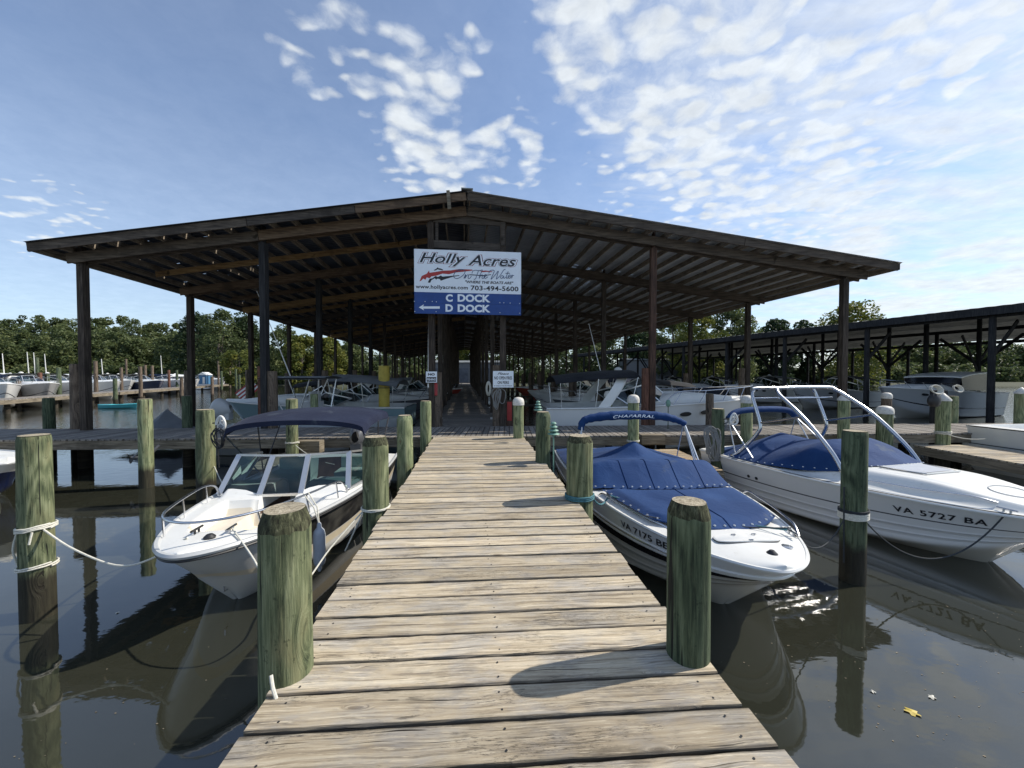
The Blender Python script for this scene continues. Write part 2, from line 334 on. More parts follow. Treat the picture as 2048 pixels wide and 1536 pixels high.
# ---------------------------------------------------------------- mesh helpers
class MB:
    def __init__(s): s.v = []; s.f = []; s.m = []; s.uv = {}; s.pc = {}; s.tone = {}
    def face(s, idx, mi=0): s.f.append(tuple(idx)); s.m.append(mi)
    def box(s, c, d, rz=0.0, mi=0):
        n = len(s.v); cz, sz = math.cos(rz), math.sin(rz)
        for dz in (-1, 1):
            for dx, dy in ((-1,-1),(1,-1),(1,1),(-1,1)):
                x = dx*d[0]/2; y = dy*d[1]/2
                s.v.append((c[0]+x*cz-y*sz, c[1]+x*sz+y*cz, c[2]+dz*d[2]/2))
        for q in ((3,2,1,0),(4,5,6,7),(0,1,5,4),(1,2,6,5),(2,3,7,6),(3,0,4,7)): s.face([n+i for i in q], mi)
        return s
    def beam(s, a, b, w, h, up=(0,0,1), mi=0):
        a = Vector(a); b = Vector(b); d = (b-a).normalized(); up = Vector(up)
        if abs(d.dot(up)) > .98: up = Vector((0,1,0))
        r = d.cross(up).normalized(); u = r.cross(d).normalized(); n = len(s.v)
        for p in (a, b):
            for i, j in ((-1,-1),(1,-1),(1,1),(-1,1)): s.v.append(tuple(p+r*(i*w/2)+u*(j*h/2)))
        for q in ((3,2,1,0),(4,5,6,7),(0,1,5,4),(1,2,6,5),(2,3,7,6),(3,0,4,7)): s.face([n+i for i in q], mi)
        return s
    def tube(s, pts, r, n=8, mi=0, cap=True, closed=False):
        pts = [Vector(p) for p in pts]; k = len(pts); rs = r if isinstance(r, (list, tuple)) else [r]*k
        base = len(s.v); prev = None
        for i, p in enumerate(pts):
            if closed: t = pts[(i+1) % k]-pts[i-1]
            else: t = pts[min(i+1, k-1)]-pts[max(i-1, 0)]
            t = t.normalized() if t.length > 1e-9 else Vector((0,0,1))
            if prev is None:
                ref = Vector((0,0,1)) if abs(t.z) < .9 else Vector((1,0,0)); nn = t.cross(ref).normalized()
            else:
                nn = prev-t*prev.dot(t); nn = nn.normalized() if nn.length > 1e-6 else t.cross(Vector((0,0,1))).normalized()
            prev = nn; bb = t.cross(nn)
            for j in range(n):
                a = 2*math.pi*j/n; s.v.append(tuple(p+(nn*math.cos(a)+bb*math.sin(a))*rs[i]))
        for i in range(k if closed else k-1):
            i2 = (i+1) % k
            for j in range(n):
                s.face((base+i*n+j, base+i*n+(j+1) % n, base+i2*n+(j+1) % n, base+i2*n+j), mi)
        if cap and not closed:
            s.face([base+j for j in range(n)][::-1], mi); s.face([base+(k-1)*n+j for j in range(n)], mi)
        return s
    def lathe(s, prof, c=(0,0,0), n=20, mi=0, jit=0.0, seed=0, mis=None):
        rnd = random.Random(seed); base = len(s.v)
        ph = [rnd.uniform(0, 6.28) for _ in range(4)]
        for (r, z) in prof:
            for j in range(n):
                a = 2*math.pi*j/n
                rr = r*(1+jit*(math.sin(2*a+ph[0]+z*1.5)+.6*math.sin(3*a+ph[1]-z*2)+.5*math.sin(5*a+ph[2]+z*3)))
                s.v.append((c[0]+rr*math.cos(a), c[1]+rr*math.sin(a), c[2]+z))
        for i in range(len(prof)-1):
            for j in range(n):
                s.face((base+i*n+j, base+i*n+(j+1) % n, base+(i+1)*n+(j+1) % n, base+(i+1)*n+j), mis[i] if mis else mi)
        s.face([base+j for j in range(n)][::-1], mis[0] if mis else mi)
        s.face([base+(len(prof)-1)*n+j for j in range(n)], mis[-1] if mis else mi)
        return s
    def grid(s, fn, nu, nv, mi=0, flip=False, uvf=None):
        base = len(s.v)
        for i in range(nu+1):
            for j in range(nv+1):
                s.v.append(tuple(fn(i/nu, j/nv)))
                if uvf: s.uv[len(s.v)-1] = uvf(i/nu, j/nv)
        for i in range(nu):
            for j in range(nv):
                a = base+i*(nv+1)+j; q = (a, a+nv+1, a+nv+2, a+1)
                s.face(q[::-1] if flip else q, mi)
        return s
    def prism(s, poly, z0, z1, mi=0):
        n = len(poly); b = len(s.v)
        for z in (z0, z1):
            for p in poly: s.v.append((p[0], p[1], z))
        s.face([b+i for i in range(n)][::-1], mi); s.face([b+n+i for i in range(n)], mi)
        for i in range(n): s.face((b+i, b+(i+1) % n, b+n+(i+1) % n, b+n+i), mi)
        return s
    def plank(s, a, b, w, h, rnd, nseg=6, wav=.003, tone=None):
        "board from a to b (its top at that z), slightly wavy edges, own grain coordinates"
        a = Vector(a); b = Vector(b); d = (b-a); L = d.length; d.normalize(); r = Vector((-d.y, d.x, 0)); n = len(s.v)
        ox, oy = rnd.uniform(0, 90), rnd.uniform(0, 90); tn = tone if tone else rnd.uniform(.70, 1.14)
        cup = rnd.uniform(-.003, .003)
        for i in range(nseg+1):
            f = i/nseg; p = a+d*(L*f)
            for (k, zt, ins) in ((-1,-h,0),(-1,-.006,0),(-1,0,.005),(1,0,.005),(1,-.006,0),(1,-h,0)):
                off = k*(w/2-ins)+rnd.uniform(-wav, wav); q = p+r*off; z = q.z+zt+(cup if zt == 0 else 0)
                s.v.append((q.x, q.y, z)); s.pc[len(s.v)-1] = (ox+L*f, oy+off+(0 if zt > -h else .03), k*(1.0 if zt == 0 else 1.3)); s.tone[len(s.v)-1] = tn
        for i in range(nseg):
            for j in range(6):
                s.face((n+i*6+j, n+i*6+(j+1) % 6, n+(i+1)*6+(j+1) % 6, n+(i+1)*6+j))
        s.face([n+j for j in range(6)][::-1]); s.face([n+nseg*6+j for j in range(6)])
        return s
    def build(s, name, mat, parent=None, smooth=False, world=False, recalc=True, angle=None):
        me = bpy.data.meshes.new(name)
        vs = s.v
        if world and parent is not None:
            o = parent.location; vs = [(x-o[0], y-o[1], z-o[2]) for x, y, z in vs]
        me.from_pydata(vs, [], s.f)
        mats = mat if isinstance(mat, (list, tuple)) else [mat]
        for mm in mats: me.materials.append(mm)
        if len(mats) > 1: me.polygons.foreach_set('material_index', s.m)
        if s.uv:
            ul = me.uv_layers.new(name='uv')
            for lp in me.loops: ul.data[lp.index].uv = s.uv.get(lp.vertex_index, (0, 0))
        if s.pc:
            at = me.attributes.new('pc', 'FLOAT_VECTOR', 'POINT'); arr = np.zeros((len(vs), 3), dtype=np.float32)
            for k, q in s.pc.items(): arr[k] = q
            at.data.foreach_set('vector', arr.ravel())
        if s.tone:
            at = me.attributes.new('tone', 'FLOAT', 'POINT'); arr = np.ones(len(vs), dtype=np.float32)
            for k, q in s.tone.items(): arr[k] = q
            at.data.foreach_set('value', arr)
        if recalc:
            bm = bmesh.new(); bm.from_mesh(me); bmesh.ops.recalc_face_normals(bm, faces=bm.faces); bm.to_mesh(me); bm.free()
        if smooth:
            me.polygons.foreach_set('use_smooth', [True]*len(me.polygons))
            try: me.set_sharp_from_angle(angle=R(angle if angle else 40))
            except Exception: pass
        me.update()
        ob = bpy.data.objects.new(name, me); sc.collection.objects.link(ob)
        if parent is not None: ob.parent = parent
        return ob
def tag(o, label=None, cat=None, group=None, kind=None):
    if label: o['label'] = label
    if cat: o['category'] = cat
    if group: o['group'] = group
    if kind: o['kind'] = kind
    return o
def thing(name, label, cat, loc=(0,0,0), rz=0.0, group=None):
    o = bpy.data.objects.new(name, None); o.empty_display_size = .2; sc.collection.objects.link(o)
    o.location = loc; o.rotation_euler = (0, 0, rz); return tag(o, label, cat, group)
def dup(root, loc=None, rz=None, label=None, group=None, scale=None):
    r = root.copy(); sc.collection.objects.link(r)
    if loc is not None: r.location = loc
    if rz is not None: r.rotation_euler = (0, 0, rz)
    if scale is not None: r.scale = (scale,)*3 if not isinstance(scale, tuple) else scale
    if label: r['label'] = label
    if group: r['group'] = group
    for ch in list(root.children):
        c = ch.copy(); sc.collection.objects.link(c); c.parent = r
        for gc in list(ch.children):
            d = gc.copy(); sc.collection.objects.link(d); d.parent = c
    return r
def text_mesh(txt, size, off=0.0, shear=0.0, space=1.0, align='CENTER', word=1.0):
    "returns verts, faces of flat lettering in the xy plane"
    cu = bpy.data.curves.new('t', 'FONT'); cu.body = txt; cu.size = size; cu.offset = off; cu.shear = shear
    cu.space_character = space; cu.space_word = word; cu.align_x = align; cu.align_y = 'CENTER'; cu.resolution_u = 3; cu.fill_mode = 'FRONT'
    ob = bpy.data.objects.new('t', cu); sc.collection.objects.link(ob)
    bpy.context.view_layer.update()
    me = bpy.data.meshes.new_from_object(ob.evaluated_get(bpy.context.evaluated_depsgraph_get()))
    vs = [tuple(v.co) for v in me.vertices]; fs = [tuple(p.vertices) for p in me.polygons]
    bpy.data.objects.remove(ob); bpy.data.curves.remove(cu); bpy.data.meshes.remove(me)
    return vs, fs
def put_text(mb, txt, size, fn, wfit=None, hfit=None, mi=0, **kw):
    "maps lettering through fn(x, y) -> point; wfit scales its width"
    vs, fs = text_mesh(txt, size, **kw)
    xs = [v[0] for v in vs]; ys = [v[1] for v in vs]; cx = (min(xs)+max(xs))/2; cy = (min(ys)+max(ys))/2
    k = 1.0 if wfit is None else wfit/(max(xs)-min(xs)); ky = k if hfit is None else hfit/(max(ys)-min(ys))
    n = len(mb.v)
    for x, y, z in vs: mb.v.append(tuple(fn((x-cx)*k, (y-cy)*ky)))
    for f in fs: mb.face([n+i for i in f], mi)
    return mb
def catenary(a, b, sag, n=14):
    a = Vector(a); b = Vector(b)
    return [a.lerp(b, i/n)-Vector((0, 0, sag*4*(i/n)*(1-i/n))) for i in range(n+1)]
ZW = -1.0     # water level
# ================================================================ the setting
mb = MB(); mb.v = [(-900,-40,ZW),(900,-40,ZW),(900,1500,ZW),(-900,1500,ZW)]; mb.face((0,1,2,3))
tag(mb.build('water', M['water']), kind='structure')
def ground_z(x, y):
    y0 = 96+9*math.sin(x*.03)+(14 if x < -50 else 0)
    t = max(0.0, y-y0)
    hill = 13.0*max(0.0, min(1.0, (-x-45)/60.0))*max(0.0, min(1.0, (y-140)/70.0))
    return min(.6, (y-y0)*.15) - .9 + min(2.0, t*.02) + hill if y > y0-4 else -1.6
mb = MB()
mb.grid(lambda a, b: ((a-.5)*1700, 80+(b**2.2)*1400, ground_z((a-.5)*1700, 80+(b**2.2)*1400)), 120, 90)
tag(mb.build('ground', M['ground'], smooth=True, recalc=True), kind='structure')
# ---------------------------------------------------------------- trees
def leaf_cloud(name, cen, rad, tones, counts, size, seed, mat, parent=None, stuff=False):
    rg = np.random.default_rng(seed); P = []; T = []
    for c, r, t, n in zip(cen, rad, tones, counts):
        d = rg.normal(size=(n, 3)); d /= np.linalg.norm(d, axis=1)[:, None]
        rr = rg.uniform(.45, 1.0, size=(n, 1))**.6
        p = np.array(c)+d*rr*np.array([r, r, r*.85]); P.append(p); T.append(np.clip(rg.normal(t, .16, n), 0, 1))
    P = np.concatenate(P); T = np.concatenate(T); n = len(P)
    a = rg.normal(size=(n, 3)); a[:, 2] *= .6; a /= np.linalg.norm(a, axis=1)[:, None]
    b = np.cross(a, rg.normal(size=(n, 3))); b /= np.linalg.norm(b, axis=1)[:, None]
    s = size*rg.uniform(.6, 1.3, size=(n, 1)); V = np.empty((n, 4, 3))
    V[:, 0] = P-a*s; V[:, 1] = P-b*s*.6; V[:, 2] = P+a*s; V[:, 3] = P+b*s*.6
    me = bpy.data.meshes.new(name); me.vertices.add(n*4); me.vertices.foreach_set('co', V.ravel())
    me.loops.add(n*4); me.loops.foreach_set('vertex_index', np.arange(n*4, dtype=np.int32))
    me.polygons.add(n); me.polygons.foreach_set('loop_start', np.arange(0, n*4, 4, dtype=np.int32))
    at = me.attributes.new('tone', 'FLOAT', 'POINT'); at.data.foreach_set('value', np.repeat(T, 4).astype(np.float32))
    me.materials.append(mat); me.update(); me.validate()
    ob = bpy.data.objects.new(name, me); sc.collection.objects.link(ob)
    if parent is not None: ob.parent = parent
    return ob
def crown_clumps(H, Rw, seed, n=34, base=.28, lean=0.0):
    rg = np.random.default_rng(seed); cen = []; rad = []
    for i in range(n):
        th = rg.uniform(0, 6.283); h = rg.uniform(0, 1)
        prof = math.sin(math.pi*min(1, (.12+h*.86)))**.65
        q = Rw*prof*rg.uniform(.35, 1.0)**.5*.82
        z = H*(base+(1-base)*h*.93)*rg.uniform(.95, 1.03)
        cen.append((q*math.cos(th)+lean*h, q*math.sin(th), z)); rad.append(Rw*rg.uniform(.24, .44)*(1.1-.30*h))
    return cen, rad
def trunk_mb(H, r, seed, cen):
    rg = random.Random(seed); mb = MB()
    pts = [(0, 0, -.5)]+[(rg.uniform(-.03, .03)*H*k, rg.uniform(-.03, .03)*H*k, H*.8*k) for k in (.25, .5, .75, 1.0)]
    mb.tube(pts, [r*1.2, r, r*.75, r*.5, r*.2], 8)
    for i in range(7):
        k = rg.uniform(.25, .8); c = cen[rg.randrange(len(cen))]; a = (0, 0, H*.75*k*.9)
        mid = [(a[j]+c[j])/2+(0 if j < 2 else -.04*H) for j in range(3)]
        mb.tube([a, mid, c], [r*.4, r*.25, r*.08], 6)
    return mb
def make_tree(name, H, Rw, seed, leaf, label, loc, n=36, size=.30, base=.25, group=None, cnt=150, tone0=.5, lean=0):
    t = thing(name, label, 'tree', loc, random.Random(seed).uniform(0, 6), group)
    cen, rad = crown_clumps(H, Rw, seed, n, base, lean); rg = random.Random(seed)
    tn = [rg.uniform(tone0-.35, tone0+.35) for _ in cen]
    leaf_cloud('crown', cen, rad, tn, [cnt]*len(cen), size, seed, M[leaf], t)
    trunk_mb(H, .028*H**.9, seed, cen).build('trunk', M['bark'], t, smooth=True)
    return t
def gx(px, y): return (px-CX)/F*y
def tree_h(toppx, y, gz): return HC+(751-toppx)/F*y-gz
def at_tree(px, y, top, *a, **k):
    x = gx(px, y); gz = ground_z(x, y)-.2; H = tree_h(top, y, gz); return x, y, gz, H
TR = [ # px, y, top px, width m, leaf, label
 (395, 118, 622, 6.5, 'leaf_d', 'dark broad tree showing between the two left outer posts of the long shed'),
 (440, 104, 618, 7.0, 'leaf', 'tallest rounded green tree just right of the second outer post of the long shed'),
 (492, 112, 628, 6.0, 'leaf_d', 'dark leafy tree left of the third outer post of the long shed'),
 (566, 108, 652, 6.0, 'leaf', 'green tree behind the thin slanting fishing rod under the long roof'),
 (604, 92, 662, 4.6, 'leaf_y', 'yellow leaved tree right of the slanting antenna under the long roof'),
 (655, 96, 676, 5.2, 'leaf_y', 'sunlit yellow green tree seen between the posts under the left roof half'),
 (700, 104, 688, 5.0, 'leaf', 'sunlit bushy tree deep under the left half of the roof'),
 (1345, 96, 618, 6.8, 'leaf', 'broad green tree above the low shed roof right of the tall reddish post'),
 (1400, 88, 612, 6.4, 'leaf_y', 'pale yellow green tree above the far end of the low shed roof'),
 (1462, 92, 606, 7.0, 'leaf', 'tall airy green tree left of the second right outer post'),
 (1552, 100, 632, 5.4, 'leaf_d', 'small dark round tree standing alone above the low shed roof'),
 (1602, 104, 640, 4.6, 'leaf_d', 'dark small tree beside the large yellowish tree on the right'),
 (1700, 84, 606, 7.6, 'leaf_y', 'large yellowish spreading tree behind the right outer post'),
 (1285, 104, 650, 6.0, 'leaf_d', 'dark tree seen under the right roof edge beside the tall reddish post'),
 (1180, 108, 665, 6.0, 'leaf', 'green tree deep under the right half of the long roof'),
 (940, 118, 665, 6.0, 'leaf_y', 'bright tree framed by the far end of the long walkway'),
]
for i, (px, y, top, Rw, lf, lab) in enumerate(TR):
    x, y, gz, H = at_tree(px, y, top)
    tone0 = {'leaf': .55, 'leaf_y': .5, 'leaf_d': .45}[lf]
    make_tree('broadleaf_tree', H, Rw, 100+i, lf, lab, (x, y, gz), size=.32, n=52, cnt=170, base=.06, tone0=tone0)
# yellow-green young tree hanging over the left marina (near the flag)
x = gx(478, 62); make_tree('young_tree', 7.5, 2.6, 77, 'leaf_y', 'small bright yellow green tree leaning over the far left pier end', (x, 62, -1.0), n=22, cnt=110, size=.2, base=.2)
def woodland(name, spots, seed, leaf, size, cnt, n):
    rg = random.Random(seed); C_=[]; R_=[]; T_=[]; N_=[]
    for (x, y, gz, H, Rw) in spots:
        cen, rad = crown_clumps(H, Rw, rg.randrange(10**6), n, .05); t0 = rg.uniform(.25, .7)
        for c, r in zip(cen, rad):
            C_.append((x+c[0], y+c[1], gz+c[2])); R_.append(r*1.15); T_.append(min(1, max(0, t0+rg.uniform(-.22, .22)))); N_.append(cnt)
    o = leaf_cloud(name, C_, R_, T_, N_, size, seed, M[leaf]); return tag(o, kind='stuff')
rg = random.Random(5); sp = []
for row, y in enumerate((136, 152, 170, 190)):
    for i in range(44):
        px = -160+(i*27 if i < 26 else -(i-25)*52)+rg.uniform(-10, 10); yy = y+rg.uniform(-6, 6)
        top = 632 if -170 < px < 300 else 640 if px < 0 else (648 if px < 360 else 655)
        top += 3*math.sin(px*.05)+rg.uniform(-10, 4)+(3-row)*17
        x = gx(px, yy); gz = ground_z(x, yy)-.5; H = tree_h(top, yy, gz)
        if H > 3: sp.append((x, yy, gz, min(H, 22), rg.uniform(4.2, 6.2)))
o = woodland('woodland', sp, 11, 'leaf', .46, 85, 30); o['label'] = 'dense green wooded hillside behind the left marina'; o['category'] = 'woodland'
sp = []
for i in range(64):
    px = 330+i*19+rg.uniform(-10, 10); yy = rg.uniform(112, 134)
    top = 690+rg.uniform(-16, 8) if px > 520 else 660
    if 1180 < px < 1540: top = 652+rg.uniform(-6, 12)
    if px >= 1540: top = 680+rg.uniform(-10, 8)
    x = gx(px, yy); gz = ground_z(x, yy)-.3; sp.append((x, yy, gz, tree_h(top, yy, gz), rg.uniform(3.6, 5.4)))
sp2 = []
for i in range(110):
    px = 1700+i*16+rg.uniform(-8, 8); yy = rg.uniform(230, 260); x = gx(px, yy); gz = ground_z(x, yy)-.3
    sp2.append((x, yy, gz, tree_h(688+rg.uniform(-8, 8), yy, gz), rg.uniform(7, 10)))
for i in range(150):   # bank scrub
    px = -350+i*18+rg.uniform(-10, 10); yy = rg.uniform(101, 108); x = gx(px, yy); sp.append((x, yy, -.8, rg.uniform(2.5, 6.0), rg.uniform(2.8, 4.0)))
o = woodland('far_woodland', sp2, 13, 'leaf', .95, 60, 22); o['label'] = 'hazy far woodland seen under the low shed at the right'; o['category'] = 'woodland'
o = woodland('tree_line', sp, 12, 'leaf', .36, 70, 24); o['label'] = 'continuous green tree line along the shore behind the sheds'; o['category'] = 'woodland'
# ---------------------------------------------------------------- finger dock we stand on
rnd = random.Random(3)
def fl(v): return G(947-.6335*(v-751), v)      # left edge of the dock
dock = thing('wooden_dock', 'sunlit weathered plank walkway running from the viewer to the cross pier', 'dock', (0, 4, 0))
LA, LB = G(450, 1536), G(870, 873); RA, RB = G(1580, 1536), G(1045, 873)
def le(y): return LA.x+(LB.x-LA.x)*(y-LA.y)/(LB.y-LA.y)
def re_(y): return RA.x+(RB.x-RA.x)*(y-RA.y)/(RB.y-RA.y)
mb = MB(); y = -1.6; tt = .064; k = 0
while y < 10.02:
    wd = .192 if y < 7 else .186; gap = rnd.choice((.009, .014, .018, .024)); yc = y+wd/2
    a = le(yc)-rnd.uniform(.005, .035); b = re_(yc)+rnd.uniform(.005, .035); sk = tt+rnd.uniform(-.003, .003)
    mb.plank((a, yc+sk*(a+.2), rnd.uniform(-.004, .002)), (b, yc+sk*(b+.2), rnd.uniform(-.004, .002)), wd, .04, rnd, 26, .0030); y += wd+gap; k += 1
mb.build('deck_planks', M['deck'], dock, world=True)
mb = MB()
for f in (.04, .5, .96):
    p = lambda yy: (le(yy)+(re_(yy)-le(yy))*f, yy, -.165)
    mb.beam(p(-1.6), p(10.0), .05, .235)
mb.build('stringer', M['stringer'], dock, world=True)
for yy in (.2, 2.1, 4.9, 7.1, 9.6): MB().beam((le(yy)-.1, yy, -.40), (re_(yy)+.1, yy+.1, -.40), .08, .2).build('cross_beam', M['stringer'], dock, world=True)
mb = MB()
def py_front(x): return 10.07+.045*(x+1)
# screws: little dark heads in pairs over the stringers (part of the planks' surface detail)
y = -1.0
mbn = MB()
for k in range(56):
    yc = -1.6+k*.203+.1
    for f in (.05, .5, .95):
        x = le(yc)+(re_(yc)-le(yc))*f
        for dy in (-.05, .05):
            if yc < 6.5: mbn.lathe([(.0058, 0), (.0052, .0015)], (x+rnd.uniform(-.012, .012), yc+dy+tt*(x+.2), -.0002), 6)
tag(mbn.build('screw_head', M['black'], dock, world=True), kind='stuff')
# ---------------------------------------------------------------- cross pier
pier = thing('cross_pier', 'grey plank pier crossing the whole view in front of the long shed', 'pier', (0, 11, 0))
mb = MB(); x = -30.0
while x < 24:
    wd = .14; yf = py_front(x); mb.plank((x, yf-rnd.uniform(0, .02), -.004), (x-.03, yf+2.05, -.004), wd, .04, rnd, 2, .002); x += wd+rnd.uniform(.006, .014)
mb.build('deck_planks', M['deck_grey'], pier, world=True)
mb = MB()
for dy, hh in ((-.03+.06, .22), (1.0, .2), (2.0, .22)): mb.beam((-30, py_front(-30)+dy, -.16), (24, py_front(24)+dy, -.16), .05, hh)
mb.build('fascia', M['fascia'], pier, world=True)
mb = MB()
for px in (-60, 40, 175, 375, 560, 700, 905, 1010, 1175, 1340, 1560, 1750, 1880, 2000, 2200):
    yy = 10.9; x = gx(px, yy); yy = py_front(x)+1.2
    mb2 = MB(); mb2.lathe([(.13, -2.0), (.13, -.06)], (x, yy, 0), 14); mb2.build('support_pile', M['stringer'], pier, smooth=True, world=True)
# low finger docks
def finger(label, xa, xb, y0, y1, z, mat='deck_gold', sk=0.0):
    t = thing('finger_pier', label, 'dock', ((xa+xb)/2, (y0+y1)/2, z), group='finger piers between the boats')
    mb = MB(); y = y0
    while y < y1:
        mb.plank((xa+sk*(y-y0), y, z), (xb+sk*(y-y0), y+.02, z), .135, .035, rnd, 3); y += .145
    mb.build('deck_planks', M[mat], t, world=True)
    mb = MB(); mb.beam((xa+.03, y0, z-.14), (xa+.03+sk*(y1-y0), y1, z-.14), .05, .2); mb.beam((xb-.03, y0, z-.14), (xb-.03+sk*(y1-y0), y1, z-.14), .05, .2); mb.beam((xa, y0-.05, z-.14), (xb, y0-.05, z-.14), .05, .2)
    mb.build('side_board', M['fascia'], t, world=True)
    mb = MB(); mb.lathe([(.11, -1.2), (.11, -.04)], ((xa+xb)/2, y0+.3, z), 12); mb.build('support_pile', M['stringer'], t, smooth=True, world=True)
    return t
finger('short golden plank finger dock between the blue covered boats', 3.45, 4.35, 7.9, 10.2, -.35)
finger('short finger dock behind the open white boat on the left', -5.75, -4.85, 8.0, 9.7, -.35, 'deck')
finger('pale finger dock at the right edge beside the small numbered boat', 10.9, 12.5, 4.5, 10.5, -.30, 'deck', .02)
tag(MB().box((3.75, 10.30, -.10), (.62, .30, .24)).build('dock_step', M['deck_gold'] if False else M['fascia']), 'wooden box step on the short golden finger dock', 'step')
tag(MB().box((-5.2, 9.62, -.18), (.85, .25, .30)).build('dock_step', M['fascia']), 'wooden box step behind the open white boat', 'step')
# ---------------------------------------------------------------- pilings
def piling(px, y, topz, D, mat, label, style='chamfer', x=None, group='wooden mooring pilings', cap=None, lean=(0, 0)):
    X = gx(px, y) if x is None else x; h = topz-ZW; r = D/2; sd = int(px*7)
    o = thing('piling', label, 'piling', (X, y, ZW), 0, group) if cap else None
    mb = MB(); n = 28 if y < 9 else 16
    if style == 'chamfer':
        prof = [(r*1.06, -1.0), (r*1.03, h*.3), (r, h*.7), (r*.985, h-.10), (r*.97, h-.075), (r*.80, h-.008), (r*.77, h)]
        mis = [0, 0, 0, 2 if px in (566, 750) else 0, 2 if y < 6 else 0, 2]
    elif style == 'flat':
        prof = [(r*1.05, -1.0), (r*1.0, h*.6), (r*.97, h-.05), (r*.93, h-.01), (r*.88, h)]; mis = [0, 0, 0, 2]
    else:
        prof = [(r*1.05, -1.0), (r*1.0, h*.6), (r*.98, h)]; mis = [0, 0]
    mb.lathe(prof, (0, 0, 0), n, jit=.022, seed=sd, mis=mis)
    mb.f[-1] = mb.f[-1]; mb.m[-1] = 1
    if D > .2 and y < 6:     # irregular sawn bevel
        q = random.Random(sd)
        for i, (a, b, c) in enumerate(mb.v):
            if c > h-.14: mb.v[i] = (a, b, c+(q.uniform(-.012, .012) if c < h-.02 else 0))
    if lean != (0, 0): mb.v = [(a+lean[0]*c, b+lean[1]*c, c) for a, b, c in mb.v]
    ob = mb.build('wood_shaft' if cap else 'piling', [M[mat], M['pile_top'], M['collar']], o, smooth=True, angle=35)
    if not cap: ob.location = (X, y, ZW); tag(ob, label, 'piling', group); o = ob
    else:
        cb = MB(); R0 = r*1.09
        if cap == 'dome': cb.lathe([(R0, h-.09), (R0*1.02, h-.02), (R0*.93, h+.05), (R0*.68, h+.095), (R0*.3, h+.115)], (0,0,0), 18, jit=.02, seed=sd)
        else: cb.lathe([(R0, h-.02), (R0, h+.02), (R0*.5, h+.12), (.01, h+.20)], (0,0,0), 18)
        cb.build('cap', M['cap'], o, smooth=True, angle=60)
    return o
PL = [
 (566, 2.06, .885, .262, 'pile', 'nearest left piling at the dock edge with dark cut top and small orange knot', 'chamfer', None),
 (1381, 2.18, .885, .228, 'pile_dark', 'nearest right piling at the dock edge in front of the blue covered boat', 'chamfer', None),
 (750, 4.66, .86, .30, 'pile', 'second left piling on the dock edge with white rope round its foot', 'chamfer', None),
 (1160, 4.95, .825, .33, 'pile', 'second right piling on the dock edge with blue rope round its foot', 'chamfer', None),
 (809, 7.05, .87, .29, 'pile_pale', 'third left piling on the dock edge beside the canopy corner', 'chamfer', None),
 (1086, 7.1, .93, .275, 'pile_dark', 'third right piling on the dock edge with green lantern beside it', 'chamfer', None),
 (851, 9.85, .95, .28, 'pile_pale', 'last left piling where the dock meets the cross pier', 'flat', None),
 (1037, 9.85, .93, .27, 'pile_pale', 'last right piling where the dock meets the cross pier with white domed cap', 'dome', 'dome'),
 (65, 4.1, .965, .262, 'pile', 'lone piling at far left standing in the water with white ropes tied around it', 'flat', None),
 (1712, 4.83, .905, .262, 'pile_dark', 'lone dark piling in front of the tower boat with white rope wound round it', 'flat', None),
 (289, 8.9, 1.06, .27, 'pile_pale', 'thin green piling in the water left of the open white boat', 'flat', None),
 (409, 7.9, .90, .325, 'pile', 'thick green piling with hose coil and ring lamp left of the canopy', 'flat', None),
 (583, 9.35, 1.03, .27, 'pile', 'green piling in front of the pier seen through the left canopy frame', 'flat', None),
 (628, 12.6, 1.0, .24, 'pile_pale', 'slim pale piling behind the pier right of the canopy frame', 'flat', None),
 (96, 12.0, .90, .28, 'pile_dark', 'short green piling behind the pier left of the tall outer post', 'flat', None),
 (155, 11.6, 1.95, .34, 'pile_brown', 'thick brown piling beside the left outer post of the shed', 'flat', None),
 (373, 12.3, .95, .27, 'pile_dark', 'green piling behind the ring lamp piling beside the dark shed post', 'flat', None),
 (1217, 12.9, .97, .26, 'pile', 'green piling with white domed cap close to the hull of the large white cruiser', 'dome', 'dome'),
 (1267, 9.75, 1.0, .27, 'pile_pale', 'pale piling with white domed cap in front of the pier and golden finger dock', 'dome', 'dome'),
 (1420, 12.7, 1.0, .25, 'pile_brown', 'slim brown piling behind the pier near the bow of the large white cruiser', 'flat', None),
 (1437, 8.7, .85, .27, 'pile_dark', 'green piling hung with grey hose between the two blue covered boats', 'flat', None),
 (1494, 10.2, .96, .28, 'pile_pale', 'stout piling with white domed cap behind the ring lamp on the right', 'dome', 'dome'),
 (1689, 10.3, .95, .27, 'pile_pale', 'piling with white pointed cap seen through the wakeboard tower', 'cone', 'cone'),
 (1774, 13.2, .90, .28, 'pile_brown', 'rear one of two pilings with pale caps right of the wakeboard tower', 'dome', 'dome'),
 (1771, 9.95, .70, .33, 'pile', 'thick front piling with broad pale cap right of the wakeboard tower', 'dome', 'dome'),
 (1888, 10.6, .92, .30, 'pile_pale', 'piling with white pointed cap and black bag and rope coil hung on it', 'cone', 'cone'),
 (1908, 13.1, .90, .24, 'pile_pale', 'pale green piling behind the one with the rope coil', 'flat', None),
 (2044, 12.6, 1.02, .32, 'pile_pale', 'piling with white pointed cap at the right edge of the view', 'cone', 'cone'),
]
PO = {}
for (px, y, tz, D, mt, lab, stl, cp) in PL: PO[px] = piling(px, y, tz, D, mt, lab, stl, cap=cp)
tag(MB().box((gx(1878, 13.0), 13.0, 0.05), (.30, .28, 2.1)).build('square_post', M['post_dark']), 'dark square post behind the piling with the rope coil', 'post')
